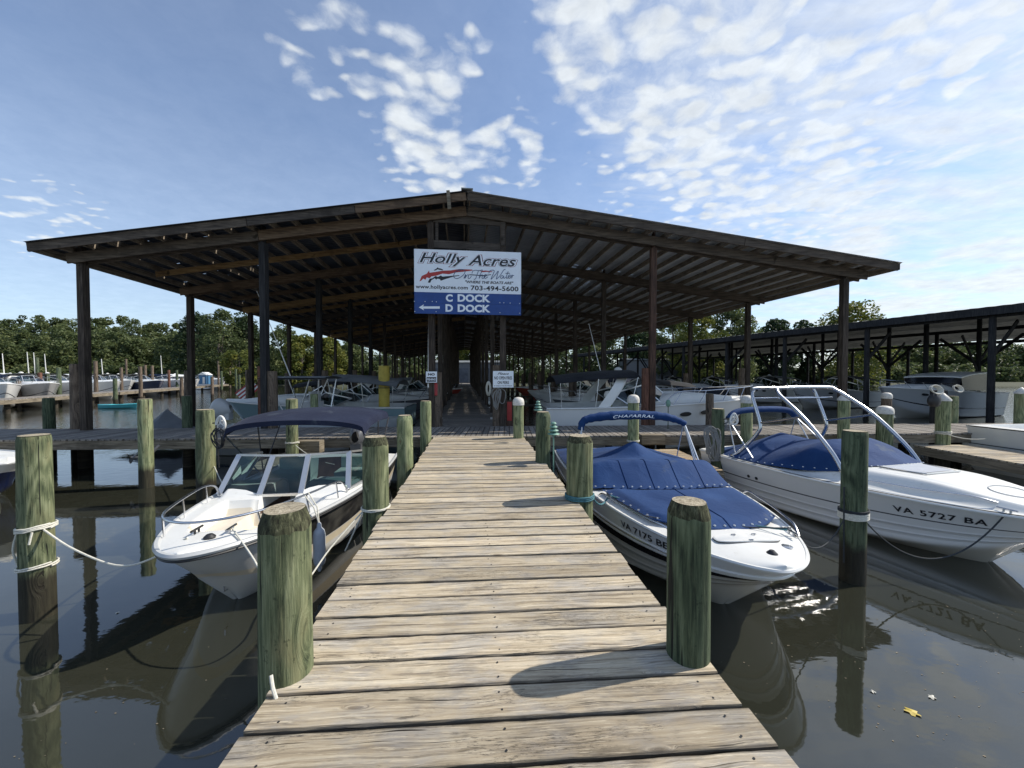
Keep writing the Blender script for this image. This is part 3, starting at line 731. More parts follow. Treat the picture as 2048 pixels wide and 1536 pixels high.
# ---------------------------------------------------------------- the long covered boat shed
SX, SY = -1.33, 11.6
def Sxy(s, r): return (SX+s-.125*r, SY+SX*-.075*0+.075*(SX+s)+r)
SL, SR_, ZR, ZE = -11.94, 13.9, 7.03, 5.23
def roof_z(s): return ZR-(ZR-ZE)*(s/SL if s < 0 else s/SR_)
LEN = 63.0
shed = thing('boat_shed', 'long open timber boat shed with low gable roof over the slips', 'shed', (SX, SY, ZW))
def SP(s, r, dz=0.0):
    x, y = Sxy(s, r); return Vector((x, y, roof_z(s)+dz))
PSX = [-12.5, -7.47, -2.51, -.285, 4.58, 11.21]
rows = [.6+4.4*i for i in range(15)]
rp = random.Random(9)
for i, r in enumerate(rows):
    for k, x0 in enumerate(PSX):
        s = x0-SX+.125*.6; x, y = Sxy(s, r); top = roof_z(s)-.03; red = (k in (1, 4)) and i < 2
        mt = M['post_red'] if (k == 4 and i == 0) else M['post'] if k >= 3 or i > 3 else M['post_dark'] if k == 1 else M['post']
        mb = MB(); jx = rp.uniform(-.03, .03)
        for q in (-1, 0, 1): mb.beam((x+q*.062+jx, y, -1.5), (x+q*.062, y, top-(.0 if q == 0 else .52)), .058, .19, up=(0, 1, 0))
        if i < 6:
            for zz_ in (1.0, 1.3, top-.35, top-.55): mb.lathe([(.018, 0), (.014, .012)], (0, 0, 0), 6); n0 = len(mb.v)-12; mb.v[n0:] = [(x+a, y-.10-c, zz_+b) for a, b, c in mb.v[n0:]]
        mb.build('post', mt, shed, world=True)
        if (0 < k < 5 or i > 0) and not (k in (2, 3) and i > 0):
            off = .17 if k in (1, 2) else -.19
            mb = MB(); mb.lathe([(.15, -.8), (.145, 2.0), (.138, 2.85+rp.uniform(-.15, .1))], (x+off, y+.06, ZW), 12, jit=.02, seed=i*7+k)
            mb.build('pile_stub', M['pile_red'] if (k == 4 and i == 0) else M['pile_brown'], shed, smooth=True, world=True)
    for side, (sa, sb) in enumerate(((SL+.55, -.02), (.02, SR_-.6))):
        mb = MB()
        if i == 0 and side == 0:
            m2 = MB()
            for off in (-.135, .135): m2.beam(SP(sa, r+off, -.355), SP(-6.15, r+off, -.355), .045, .29)
            m2.build('header_beam', M['beam_grey'], shed, world=True); sa = -6.13
        for off in ((-.135, .135) if i < 9 else (0,)):
            a = SP(sa, r+off, -.20-.155); b = SP(sb, r+off, -.20-.155); mb.beam(a, b, .045, .29)
        front = i == 0
        mb.build('header_beam', M['beam_grey'] if side == 1 else M['beam'] if i < 2 else (M['beam_gold'] if i in (2, 5) else M['beam_dark']), shed, world=True)
    if i < 12:    # extra yellowish rafters between rows on the left half
        mb = MB(); mb.beam(SP(SL+1.2, r+2.2, -.28), SP(-1.2, r+2.2, -.28), .045, .19); mb.build('rafter', M['beam_gold'] if i % 2 == 0 else M['beam'], shed, world=True)
# purlins
for side in (-1, 1):
    n = 19 if side < 0 else 22; W_ = -SL if side < 0 else SR_
    for j in range(n+1):
        s = side*(.08+(W_-.14)*j/n); mb = MB()
        mb.beam(SP(s, .02, -.115), SP(s, LEN, -.115), .042, .185)
        mb.build('purlin', M['purlin'], shed, world=True)
# rake boards and fascia
for (a, b, mm) in ((SL, SL*.52, 'beam_grey'), (SL*.52, SL*.27, 'beam_dark'), (SL*.27, -.02, 'beam'), (.02, SR_*.62, 'beam_grey'), (SR_*.62, SR_-.05, 'beam_grey')):
    mb = MB(); g_ = .01; mb.beam(SP(a+g_, 0, -.13), SP(b-g_, 0, -.13), .045, .23); mb.build('rake_board', M[mm], shed, world=True)
for s in (SL-.02, SR_+.02):
    mb = MB(); mb.beam(SP(s, .02, -.10), SP(s, LEN, -.10), .03, .19); mb.build('eave_board', M['beam_dark'], shed, world=True)
# corrugated sheets, with slots where sheets have lifted
def corr(side, r0, r1):
    mb = MB(); pitch = .17; nr = int((r1-r0)/pitch*4); W_ = -SL if side < 0 else SR_; q = random.Random(40+side)
    ss = [side*W_*1.004*j/66 for j in range(67)]
    for i in range(nr+1):
        r = r0+i*pitch/4; c = (0, .022, .022, 0)[i % 4]
        for s in ss:
            x, y = Sxy(s, r); mb.v.append((x, y, roof_z(s)+.004+c))
    ns = len(ss)
    for i in range(nr):
        r = r0+i*pitch/4
        for j in range(ns-1):
            s = abs(ss[j])
            hole = 0
            crest = i % 4 == 1
            if crest:
                if side > 0:
                    if 5 < r < 12 and 4.3 < s < 7.5: hole = .30
                    elif 16 < r < 40 and 3 < s < 8: hole = .10
                    elif r > 30: hole = .06
                    else: hole = .0
                else:
                    if 5 < r < 30: hole = .012
                    elif r < 5 and s > 7.5: hole = .045
                if r > 34 and s > 2.5: hole = max(hole, .05)
            if .30 < r < .40 and .2 < s < 9.3 and side > 0 and j % 9: continue
            if crest and .35 < r < .5 and 6.5 < s < 10.8 and side < 0 and j % 5 > 1: continue
            if crest and j % 3 == 1 and q.random() < hole*1.6: continue
            mb.face((i*ns+j, i*ns+j+1, (i+1)*ns+j+1, (i+1)*ns+j))
    return mb
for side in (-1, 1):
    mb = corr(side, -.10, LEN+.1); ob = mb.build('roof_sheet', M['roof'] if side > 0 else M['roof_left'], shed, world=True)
mb = MB(); mb.beam(SP(0, -.15, .035), SP(0, LEN, .035), .34, .03); mb.build('ridge_cap', M['roof_old'], shed, world=True)
mb = MB(); mb.beam(AT(896, 381, 11.36), AT(899, 418, 11.36), .10, .04, up=(0, 1, 0)); mb.build('upright_board', M['fascia'], shed, world=True)
# frame between the two centre posts that carries the sign
mb = MB()
for v_ in (441, 492): mb.beam(AT(866, v_-4, 11.98), AT(1012, v_+4, 12.14), .05, .24)
mb.beam(AT(874, 445, 12.0), AT(874, 492, 12.0), .08, .08, up=(0,1,0)); mb.beam(AT(1006, 445, 12.1), AT(1006, 492, 12.1), .12, .08, up=(0,1,0))
mb.build('sign_frame', M['beam_dark'], shed, world=True)
# interior walkway
ww = thing('shed_walkway', 'shaded plank walkway running through the shed to the far shore', 'dock', (SX, 14, 0))
mb = MB(); r = .55
while r < LEN+6:
    x, y = Sxy(0.0, r); sp_ = .145 if r < 25 else .6
    mb.plank((x-1.12, y-.085, 0.0), (x+1.12, y+.085, 0.0), sp_-.012, .04, rnd, 2); r += sp_
mb.build('deck_planks', M['deck_grey'], ww, world=True)
mb = MB()
for q in (-1.05, 1.05): a = Sxy(q, .6); b = Sxy(q, LEN+6); mb.beam((a[0], a[1], -.17), (b[0], b[1], -.17), .05, .24)
mb.build('stringer', M['stringer'], ww, world=True)
# slip fingers inside the shed
for i in range(2, 12, 2):
    for sgn in (-1, 1):
        a = Sxy(sgn*1.2, rows[i]); b = Sxy(sgn*8.5, rows[i]); mb = MB(); mb.beam((a[0], a[1], -.04), (b[0], b[1], -.04), .6, .08)
        mb.build('catwalk', M['deck_grey'] if False else M['beam_dark'], ww, world=True)
# ---------------------------------------------------------------- sign
A_ = AT(830, 498, 11.62); A2 = AT(829, 627, 11.62); B_ = AT(1043, 507, 11.93); B2 = AT(1042, 631, 11.93)
sg = thing('dock_sign', 'large white and blue marina sign with arrow to C and D docks', 'sign', tuple(A2))
U = (B2-A2); SWD = U.length; U.normalize(); Vv = Vector((0, 0, 1)); SH = A_.z-A2.z; NN = U.cross(Vv).normalized()
tilt = (B_.z-B2.z)-SH
def sgp(x, y, d=0.0):   # x 0..1, y 0..1 upward on the sign, d toward the viewer
    return A2+U*(x*SWD)+Vv*(y*SH)+NN*d+Vector((0, 0, 0))
def sg_panel(name, y0, y1, mat, d0=0.0, d1=.02):
    mb = MB(); q = [(0, y0), (1, y0), (1, y1), (0, y1)]
    for d in (d0, d1):
        for x, y in q: mb.v.append(tuple(sgp(x, y, d)))
    mb.face((0,1,2,3)); mb.face((7,6,5,4))
    for i in range(4): mb.face((i, (i+1) % 4, 4+(i+1) % 4, 4+i))
    return mb.build(name, mat, sg, world=True)
SPLIT = .335
sg_panel('white_panel', SPLIT, 1, M['s_white']); sg_panel('upper_blue_panel', .166, SPLIT-.002, M['s_blue']); sg_panel('lower_blue_panel', 0, .164, M['s_blue'])
def stext(txt, cx, cy, wfit, hfit, d, mat, name='lettering', mbx=None, **kw):
    "cx, cy, wfit in sign fractions of width, heights in sign height"
    mb = MB() if mbx is None else mbx
    put_text(mb, txt, 1.0, lambda x, y: sgp(cx+x/SWD, cy+y/SH, d), wfit*SWD, hfit*SH if hfit else None, **kw)
    if mbx is None: mb.build(name, mat, sg, world=True, recalc=False)
# crop 1536 px = 280 px; sign x: (165..1335), y: (650..1345) in crop 4
def cs(x, y): return ((x-165)/1170.0, 1-(y-655-(x-165)*.034)/700.0)
for txt, xa, xb, ya, yb in (('Holly', 200, 745, 690, 850), ('Acres', 722, 1302, 712, 855)):
    cx, cy = cs((xa+xb)/2, (ya+yb)/2+4); ww_ = (xb-xa)/1170.0; hh_ = .225 if txt == 'Holly' else .185
    cy2 = cy
    for off, mat, d, gw in ((.095, 's_black', .022, 1.0), (.082, 's_red', .0225, .992), (.070, 's_white', .0245, .980), (.012, 's_black', .0265, .915)):
        stext(txt, cx, cy2, ww_*gw, hh_*(gw if gw > .98 else gw*.965), d, M[mat], 'heading_lettering', off=off, shear=.32, space=1.02)
def spoly(pts, d, mat, name):
    mb = MB(); mb.v = [tuple(sgp(*cs(x, y), d)) for x, y in pts]
    me = [(i) for i in range(len(pts))]; mb.face(me)
    o = mb.build(name, mat, sg, world=True, recalc=False); return o
spoly([(220,1010),(245,950),(300,925),(325,890),(330,915),(400,905),(470,893),(560,890),(650,876),(790,882),(800,893),(700,905),(600,915),(540,932),(470,925),(400,948),(350,955),(330,975),(300,965),(285,990),(262,978),(240,1000)], .0225, M['s_red'], 'red_splash')
spoly([(310,1020),(330,980),(360,975),(395,950),(420,962),(450,945),(470,958),(560,950),(650,943),(655,950),(575,962),(500,985),(450,1003),(440,985),(415,980),(400,990),(385,975),(350,995),(335,1025)], .0222, M['s_black'], 'black_splash')
spoly([(375,888),(405,868),(420,855),(425,866),(445,868),(475,880),(470,890),(440,884),(415,878),(400,888),(385,892)], .0222, M['s_black'], 'black_splash')
spoly([(880,898),(940,893),(1010,903),(1015,912),(950,908),(900,912)], .0222, M['s_red'], 'red_splash')
spoly([(760,934),(830,938),(900,945),(1000,935),(1000,943),(905,955),(830,948),(760,944)], .0222, M['s_black'], 'black_splash')
# hand-drawn script line "On The Water"
def stroke(pl, d, mat, rad, mbx):
    P3 = [sgp(*cs(x, y), d) for x, y in pl]; mbx.tube(P3, rad, 4)
def sm(pl, n=5):
    o_ = []
    for i in range(len(pl)-1):
        p0 = pl[max(0, i-1)]; p1 = pl[i]; p2 = pl[i+1]; p3 = pl[min(len(pl)-1, i+2)]
        for k in range(n):
            t = k/n; o_.append(tuple(.5*((2*p1[j])+(-p0[j]+p2[j])*t+(2*p0[j]-5*p1[j]+4*p2[j]-p3[j])*t*t+(-p0[j]+3*p1[j]-3*p2[j]+p3[j])*t**3) for j in (0, 1)))
    o_.append(pl[-1]); return o_
SC = [[(690,885),(640,885),(600,920),(592,960),(620,980),(665,965),(705,930),(712,895),(680,880),(640,900)],
 [(700,980),(718,940),(722,945),(712,978),(735,945),(752,940),(748,975),(765,978),(785,955)],
 [(790,925),(800,900),(830,890),(870,895),(905,885)], [(862,892),(845,940),(828,985),(810,988)],
 [(905,890),(880,940),(868,980),(885,950),(905,942),(900,978),(918,978),(935,955)],
 [(920,962),(945,955),(948,940),(932,942),(922,968),(940,980),(965,962)],
 [(975,925),(990,895),(1025,890),(1035,905),(1015,950),(1000,990),(1040,950),(1080,900),(1068,950),(1060,988),(1100,950),(1140,890),(1160,880)],
 [(1132,950),(1112,955),(1105,975),(1120,982),(1140,955),(1138,975),(1150,980),(1162,965)],
 [(1190,905),(1172,960),(1175,982),(1192,970)], [(1160,925),(1210,925)],
 [(1192,968),(1212,958),(1212,945),(1198,948),(1190,970),(1205,982),(1222,965)],
 [(1222,965),(1232,945),(1238,952),(1228,982),(1238,955),(1255,948)]]
mb = MB()
for pl in SC: stroke(sm(pl), .026, None, .0095, mb)
mb.build('script_lettering', M['s_navy'], sg, world=True)
mb = MB()
for q in SC: stroke(sm(q), .0165, None, .0155, mb)
mb.build('script_outline', M['s_white'], sg, world=True)
c = cs(982, 1025); stext('"WHERE THE BOATS ARE"', c[0], c[1], 535/1170, .044, .023, M['s_black'], off=.03, shear=.25)
c = cs(462, 1075); stext('www.hollyacres.com', c[0], c[1]-.004, 565/1170, .076, .023, M['s_black'], off=.022, space=1.05)
c = cs(1040, 1092); stext('703-494-5600', c[0], c[1], 530/1170, .078, .023, M['s_black'], off=.025, space=1.05)
c = cs(541, 1192); stext('C', c[0], c[1], 75/1170, .118, .023, M['s_white'], off=.045)
c = cs(812, 1198); stext('DOCK', c[0], c[1], 360/1170, .122, .023, M['s_white'], off=.045)
c = cs(541, 1302); stext('D', c[0], c[1], 82/1170, .118, .023, M['s_white'], off=.045)
c = cs(812, 1310); stext('DOCK', c[0], c[1], 360/1170, .122, .023, M['s_white'], off=.045)
spoly([(212,1290),(268,1258),(258,1280),(438,1282),(438,1308),(258,1305),(270,1325)], .0225, M['s_white'], 'arrow')
mb = MB()
for (x, y) in ((165,1225),(280,1228),(358,1228),(402,1232),(1098,1250),(1142,1252),(1212,1256),(1318,1262),(170,1335),(398,1340),(1098,1362),(1320,1370)):
    p = sgp(*cs(x, min(y, 1340+(x-165)*.03)), .022); mb.lathe([(.016, 0), (.012, .01)], (0,0,0), 8); n0 = len(mb.v)-16; mb.v[n0:] = [(p.x+a, p.y-cc, p.z+b) for a, b, cc in mb.v[n0:]]
mb.build('bolt', M['alu'], sg, world=True)
# small signs
def small_sign(name, label, px0, py0, px1, py1, y, words, parent=None):
    a = AT(px0, py1, y); b = AT(px1, py0, y); t = thing(name, label, 'sign', ((a.x+b.x)/2, y, a.z)); W_ = b.x-a.x; H_ = b.z-a.z
    MB().box(((a.x+b.x)/2, y, (a.z+b.z)/2), (W_, .012, H_)).build('panel', M['s_white'], t, world=True)
    def fn0(cx, cy): return lambda x, y_: (a.x+cx*W_+x, y-.0085, a.z+cy*H_+y_)
    for (tx, cx, cy, wf, hf, col, kw) in words:
        if tx is None:
            MB().box((a.x+cx*W_, y-.0075, a.z+cy*H_), (wf*W_, .002, hf*H_)).build('band', M[col], t, world=True); continue
        mb = MB()
        f = fn0(cx, cy) if not kw.get('on') else (lambda x, y_, cx=cx, cy=cy: (a.x+cx*W_+x, y-.0105, a.z+cy*H_+y_))
        kw = {k_: v_ for k_, v_ in kw.items() if k_ != 'on'}
        put_text(mb, tx, 1.0, f, wf*W_, hf*H_, **kw); mb.build('lettering', M[col], t, world=True, recalc=False)
    return t
small_sign('warning_sign', 'small white NO FISHING sign on the left centre post', 852, 743, 874, 765, 11.8,
  [('NO', .5, .74, .62, .22, 's_black', dict(off=.05)), (None, .5, .28, .86, .42, 's_black', {}), ('FISHING', .5, .28, .76, .2, 's_white', dict(off=.03, on=1))])
small_sign('warning_sign', 'white no open fires sign on the right centre post', 986, 742, 1027, 775, 11.95,
  [('Please', .5, .84, .55, .14, 's_black', dict(shear=.4, off=.01)), ('NO OPEN FIRES', .5, .58, .86, .19, 's_black', dict(off=.02)), ('ON PIERS', .5, .30, .55, .18, 's_black', dict(off=.02)), ('BY ORDER OF THE FIRE MARSHAL', .5, .10, .88, .07, 's_black', {})])
# ---------------------------------------------------------------- second, lower shed on the right
d2 = Vector((-.304, .953, 0)); e2 = Vector((.953, .304, 0)); O2 = Vector((25.6, 19.2, 0))
shed2 = thing('low_boat_shed', 'low dark boat shed with long flat eave and braced posts on the right', 'shed', (O2.x, O2.y, ZW))
def Q(t, s, z): p = O2+d2*t+e2*s; return Vector((p.x, p.y, z))
def z2(t, s): return 5.2+.11*min(s, 14)-(.11*(s-14) if s > 14 else 0)
mb = MB(); nT, nS = 220, 8
for side in (0,):
    mb.grid(lambda a, b: Q(-12+62*a, -.3+28.6*b, z2(0, -.3+28.6*b)+.02+(.02 if int(a*nT+.5) % 2 else 0)), nT, nS)
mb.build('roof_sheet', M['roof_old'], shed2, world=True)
mb = MB(); mb.beam(Q(-12, -.25, 4.98), Q(50, -.25, 4.98), .05, .42); mb.build('eave_board', M['post_dark'], shed2, world=True)
for s in (0.2, 6.5, 13, 20, 27):
    mb = MB(); mb.beam(Q(-12, s, z2(0, s)-.42), Q(50, s, z2(0, s)-.42), .1, .3); mb.build('girder', M['post_dark'], shed2, world=True)
    for j in range(11):
        t = -10+5.6*j; mb = MB(); p = Q(t, s, 0); mb.lathe([(.16, -1.5), (.14, z2(0, s)-.3)], (p.x, p.y, 0), 10); mb.build('post', M['post_dark'], shed2, smooth=True, world=True)
        if s in (.2, 13):
            for q in (-1, 1):
                mb = MB(); mb.beam(Q(t, s, 2.6 if q > 0 else 1.8), Q(t, s+2.2*q if s > 1 else s+2.4, 4.6), .07, .2, up=(0,0,1)); 
                if s > 1 or q > 0: mb.build('brace', M['post_dark'], shed2, world=True)
                mb = MB(); mb.beam(Q(t, s, 2.4), Q(t+2.2*q, s, 4.6), .07, .2); 
                if s > 1: mb.build('brace', M['post_dark'], shed2, world=True)
for k in range(12):
    mb = MB(); t = -12+5.6*k; mb.beam(Q(t, -.2, z2(0, 0)-.15), Q(t, 14, z2(0, 14)-.15), .06, .22); mb.build('rafter', M['post_dark'], shed2, world=True)
# pale long building at the far end of the basin
bd = thing('storage_building', 'pale grey metal building beyond the far end of the shed', 'building', (4, 92, -.3))
MB().box((-11, 95, 2.3), (17, 8, 4.8)).build('wall', M['yard'], bd, world=True)
MB().box((38, 99, 2.6), (19, 8, 5.4)).build('wall', M['yard'], bd, world=True)
for xa, xb, yo, zo in ((-20, -2, 0, -.4), (28, 48, 4, .3)):
    mb = MB(); mb.v = [(xa,90.6+yo,5.1+zo),(xb,90.6+yo,5.1+zo),(xb,95+yo,5.7+zo),(xa,95+yo,5.7+zo),(xb,99.4+yo,5.1+zo),(xa,99.4+yo,5.1+zo)]
    mb.face((0,1,2,3)); mb.face((3,2,4,5)); mb.build('roof', M['roof_old'], bd, world=True)
for i in range(3): MB().box((-17+i*5, 90.97, 1.6), (3.2, .06, 3.4)).build('door', M['roof_left'], bd, world=True)

rq2 = random.Random(44); mb = MB()
for k in range(420):
    cxq, cyq, sp_q = rq2.choice(((-3.4, 7.4, .7), (-4.6, 8.6, .8), (2.9, 3.0, .8), (4.2, 3.4, .9), (-3.6, 2.7, .8), (5.4, 4.0, .8), (3.3, 5.2, .5)))
    x = rq2.gauss(cxq, sp_q); y = rq2.gauss(cyq, sp_q*.5); r_ = rq2.uniform(.002, .007); n0 = len(mb.v); a0 = rq2.uniform(0, 6)
    for j in range(5): mb.v.append((x+r_*1.4*math.cos(a0+j*1.257)*rq2.uniform(.6, 1.2), y+r_*math.sin(a0+j*1.257)*rq2.uniform(.6, 1.2), ZW+.003))
    mb.face([n0+j for j in range(5)])
o = mb.build('floating_specks', M['fascia'], None, recalc=False); tag(o, 'fine floating specks of plant litter scattered on the dark water', 'debris', kind='stuff')
# ================================================================ boats
def sst(a, b, x):
    t = max(0.0, min(1.0, (x-a)/(b-a))); return t*t*(3-2*t)
def win(x, a, b, e=.012): return sst(a-e, a+e, x)*(1-sst(b-e, b+e, x))
class Hull:
    def __init__(s, L, B, fs, fb, p=2.3, q=.62, u0=.35, stern=.92, draft=.3, rake=.9, chine=.84, flare=.8, zbow=-.05, tp=.35):
        s.__dict__.update(locals())
    def b(s, u):
        u = min(1.0, max(0.0, u))
        t = max(0.0, (u-s.u0)/(1-s.u0)); f = max(0.0, 1-min(1, t)**s.p)**s.q
        if u < s.u0: f *= 1-(1-s.stern)*((s.u0-u)/s.u0)**2
        return s.B/2*f
    def zs(s, u): return s.fs+(s.fb-s.fs)*min(1.0, max(0.0, u))**1.7
    def pt(s, u, h, sd=1):
        b = s.b(u); bc = b*s.chine*(1-s.tp*u**3); hc = .42
        zc = .03+s.fb*.48*u**4; zk = -s.draft+(s.draft+s.zbow)*u**5; z1 = s.zs(u)
        if h >= hc:
            k = (h-hc)/(1-hc); y = bc+(b-bc)*max(0, k)**(1+s.flare*u); z = zc+(z1-zc)*k
        else:
            k = h/hc; y = bc*k; z = zk+(zc-zk)*k
        x = u*s.L-s.rake*max(0, 1-h)**1.15*u**6
        return Vector((x, sd*y, z))
    def dk(s, u, w, dz=0.0): return Vector((s.L*u, w*s.b(u)*.985, s.zs(u)+dz))
    def us(s, n): return [1-(1-i/n)**1.9 for i in range(n+1)]
    def mesh(s, n=40, nh=14):
        mb = MB(); us = s.us(n); hs = [j/nh for j in range(nh+1)]
        for sd in (1, -1):
            b0 = len(mb.v)
            for u in us:
                for h in hs: mb.v.append(tuple(s.pt(u, h, sd))); mb.uv[len(mb.v)-1] = (u, h)
            for i in range(n):
                for j in range(nh):
                    a = b0+i*(nh+1)+j; q = (a, a+nh+1, a+nh+2, a+1); mb.face(q if sd < 0 else q[::-1])
        # transom
        k = (n+1)*(nh+1)
        for j in range(nh): mb.face((j, j+1, k+j+1, k+j))
        return mb
    def deck(s, hf, nu=60, nw=40, us=None, w1=1.0, off=0.0, matf=None, u0=0.0, u1=1.0):
        mb = MB(); us = [u0+(u1-u0)*x for x in (us or [i/nu for i in range(nu+1)])]; n = len(us)-1
        if u1 == 1.0 and u0 == 0.0: us = [1-(1-i/n)**1.5 for i in range(n+1)]
        for u in us:
            for j in range(nw+1):
                w = -w1+2*w1*j/nw; mb.v.append(tuple(s.dk(u, w, hf(u, w)+off)))
        for i in range(n):
            for j in range(nw):
                a = i*(nw+1)+j; um = (us[i]+us[i+1])/2; wm = -w1+2*w1*(j+.5)/nw
                mb.face((a, a+nw+1, a+nw+2, a+1), matf(um, wm) if matf else 0)
        return mb
    def rail(s, du=0.0, dz=0.0, r=.03, n=46, k=1.0, u0=0.0, h=1):
        us = s.us(n); P_ = [s.pt(u, h, 1) for u in us if u >= u0]; P2 = [s.pt(u, h, -1) for u in us[::-1][1:] if u >= u0]
        L_ = [Vector((p.x, p.y*k, p.z+dz)) for p in P_+P2]
        return MB().tube(L_, r, 6)
    def text(s, txt, u0, h0, width, height, sd, flip, mb, **kw):
        "lettering wrapped on the topsides; flip=-1 when forward is to the reader's left"
        def fn(x, y):
            u = u0+flip*x/s.L; zr = s.zs(u)-(.03+s.fb*.48*u**4); h = h0+(y/zr)*.58
            a = s.pt(u, h, sd); e = .01; t1 = s.pt(u+e, h, sd)-s.pt(u-e, h, sd); t2 = s.pt(u, h+e, sd)-s.pt(u, h-e, sd)
            nn = t1.cross(t2).normalized(); nn = nn if nn.y*sd > 0 else -nn
            return a+nn*.006
        put_text(mb, txt, 1.0, fn, width, height, **kw); return mb
def smooth_pts(pts, n=6):
    o_ = []; P_ = [Vector(p) for p in pts]
    for i in range(len(P_)-1):
        a, b, c, d = P_[max(0, i-1)], P_[i], P_[i+1], P_[min(len(P_)-1, i+2)]
        for k in range(n):
            t = k/n; o_.append(.5*((2*b)+(c-a)*t+(2*a-5*b+4*c-d)*t*t+(-a+3*b-3*c+d)*t**3))
    o_.append(P_[-1]); return o_
def boat_root(name, label, cat, bow, dr, L, group=None):
    d = Vector((dr[0], dr[1], 0)).normalized(); st = Vector((bow[0], bow[1], 0))-d*L
    return thing(name, label, cat, (st.x, st.y, ZW), math.atan2(d.y, d.x), group)
def arch(h, u, w, z, n=12, sag=.0, x=None, pw=2.6):
    xx = h.L*u if x is None else x; W_ = h.b(u)*w if w < 1.5 else w
    return [Vector((xx, W_*math.sin(a), z[0]+(z[1]-z[0])*abs(math.cos(a))**(2/pw))) for a in [(-math.pi/2)+math.pi*i/n for i in range(n+1)]]
def cleat(h, u, w, dz, parent, mat='steel'):
    p = h.dk(u, w, dz); mb = MB(); mb.tube([p+Vector((-.09,0,.045)), p+Vector((.09,0,.045))], .012, 6); mb.tube([p+Vector((-.03,0,0)), p+Vector((-.03,0,.045))], .012, 6); mb.tube([p+Vector((.03,0,0)), p+Vector((.03,0,.045))], .012, 6)
    mb.build('cleat', M[mat], parent, smooth=True)
def outboard(parent, x, y, z, s=1.0, mat='motor'):
    mb = MB(); mb.grid(lambda a, b: (x-.30*s+.62*s*(a-.5)*(.75+.25*math.sin(math.pi*b)), y+.17*s*math.sin(2*math.pi*b)*(math.sin(math.pi*min(1, a*.94+.03))**.35), z+.12*s+(.25+.10*(1-a))*s*math.cos(2*math.pi*b)*(math.sin(math.pi*min(1, a*.94+.03))**.35)+.07*s), 14, 20)
    mb.build('motor_cowl', M[mat], parent, smooth=True, angle=80)
    mb = MB(); mb.beam((x-.3*s, y, z), (x-.38*s, y, z-1.0*s), .12*s, .16*s, up=(0,1,0)); mb.box((x-.15*s, y, z-.05*s), (.25*s, .2*s, .2*s)); mb.build('motor_leg', M[mat], parent)
# ---- A: open white bowrider on the left
HA = Hull(5.3, 2.2, .78, .92, p=2.1, q=.56, u0=.30, stern=.95, rake=.95, flare=.5, zbow=-.02)
A = boat_root('bowrider_boat', 'open white bowrider with navy canopy and three pane windshield moored left of the dock', 'boat', (-3.10, 3.52), (.115, -.993), 5.3)
MG_A = mat_gel('hull_white_black', (.70, .69, .65), bands=((.66, .93, (.02, .02, .022)), (.56, .66, (.52, .45, .33))), low=(.50, .48, .42))
m, g = new_mat('hull_two_tone'); uvn = g.n('ShaderNodeUVMap', uv_map='uv').outputs[0]; s_ = g.n('ShaderNodeSeparateXYZ', {0: uvn}); vy = s_.outputs[1]; ux = s_.outputs[0]
edge = g.m('ADD', .44, g.m('MULTIPLY', g.m('SUBTRACT', 1.0, ux), .26))
blk = g.m('MULTIPLY', g.m('GREATER_THAN', vy, g.m('ADD', edge, .10)), g.m('MULTIPLY', g.m('LESS_THAN', vy, .94), g.m('LESS_THAN', ux, .88)))
crm = g.m('MULTIPLY', g.m('GREATER_THAN', vy, edge), g.m('LESS_THAN', vy, g.m('ADD', edge, .09)))
c_ = g.mix(crm, (.55, .55, .53), (.62, .54, .40)); c_ = g.mix(blk, c_, (.018, .018, .02))
c_ = g.mix(g.rng(g.noise(objc(g), 3, 4), .45, .7, 0, .25), c_, (.30, .29, .25)); out(g, c_, .3)
MG_A = m
HA.mesh().build('hull', MG_A, A, smooth=True, angle=50)
def hA(u, w):
    aw = abs(w); d = .035*(1-w*w)
    wl = .70-.18*sst(.80, .90, u)
    bow = win(u, .655, .875)*(1-sst(wl-.03, wl+.03, aw)); seat = sst(.27, .33, aw)*(1-sst(.66, .68, u)*0)
    d -= bow*(.36-.17*seat)
    d -= win(u, .30, .66, .006)*(1-sst(.20, .235, aw))*(.52)*(1 if u < .655 else 0)
    d -= win(u, .035, .46)*(1-sst(.80, .84, aw))*.50
    d += win(u, .47, .615, .02)*sst(.22, .26, aw)*(1-sst(.80, .90, aw))*.10
    return d
def mA(u, w):
    aw = abs(w)
    if .03 < u < .46 and aw < .8: return 2 if aw < .62 or u > .36 else 3
    if .3 < u < .655 and aw < .225: return 2
    if .655 < u < .86 and aw < .66: return 1
    return 0
HA.deck(hA, 110, 72, matf=mA).build('deck', [M['gel'], M['cream'], M['brown_int'], M['aqua']], A, smooth=True, angle=35)
HA.rail(r=.028).build('rub_rail', M['gel_grey'], A, smooth=True)
HA.rail(r=.012, dz=-.045, k=1.01).build('rub_strip', M['black'], A, smooth=True)
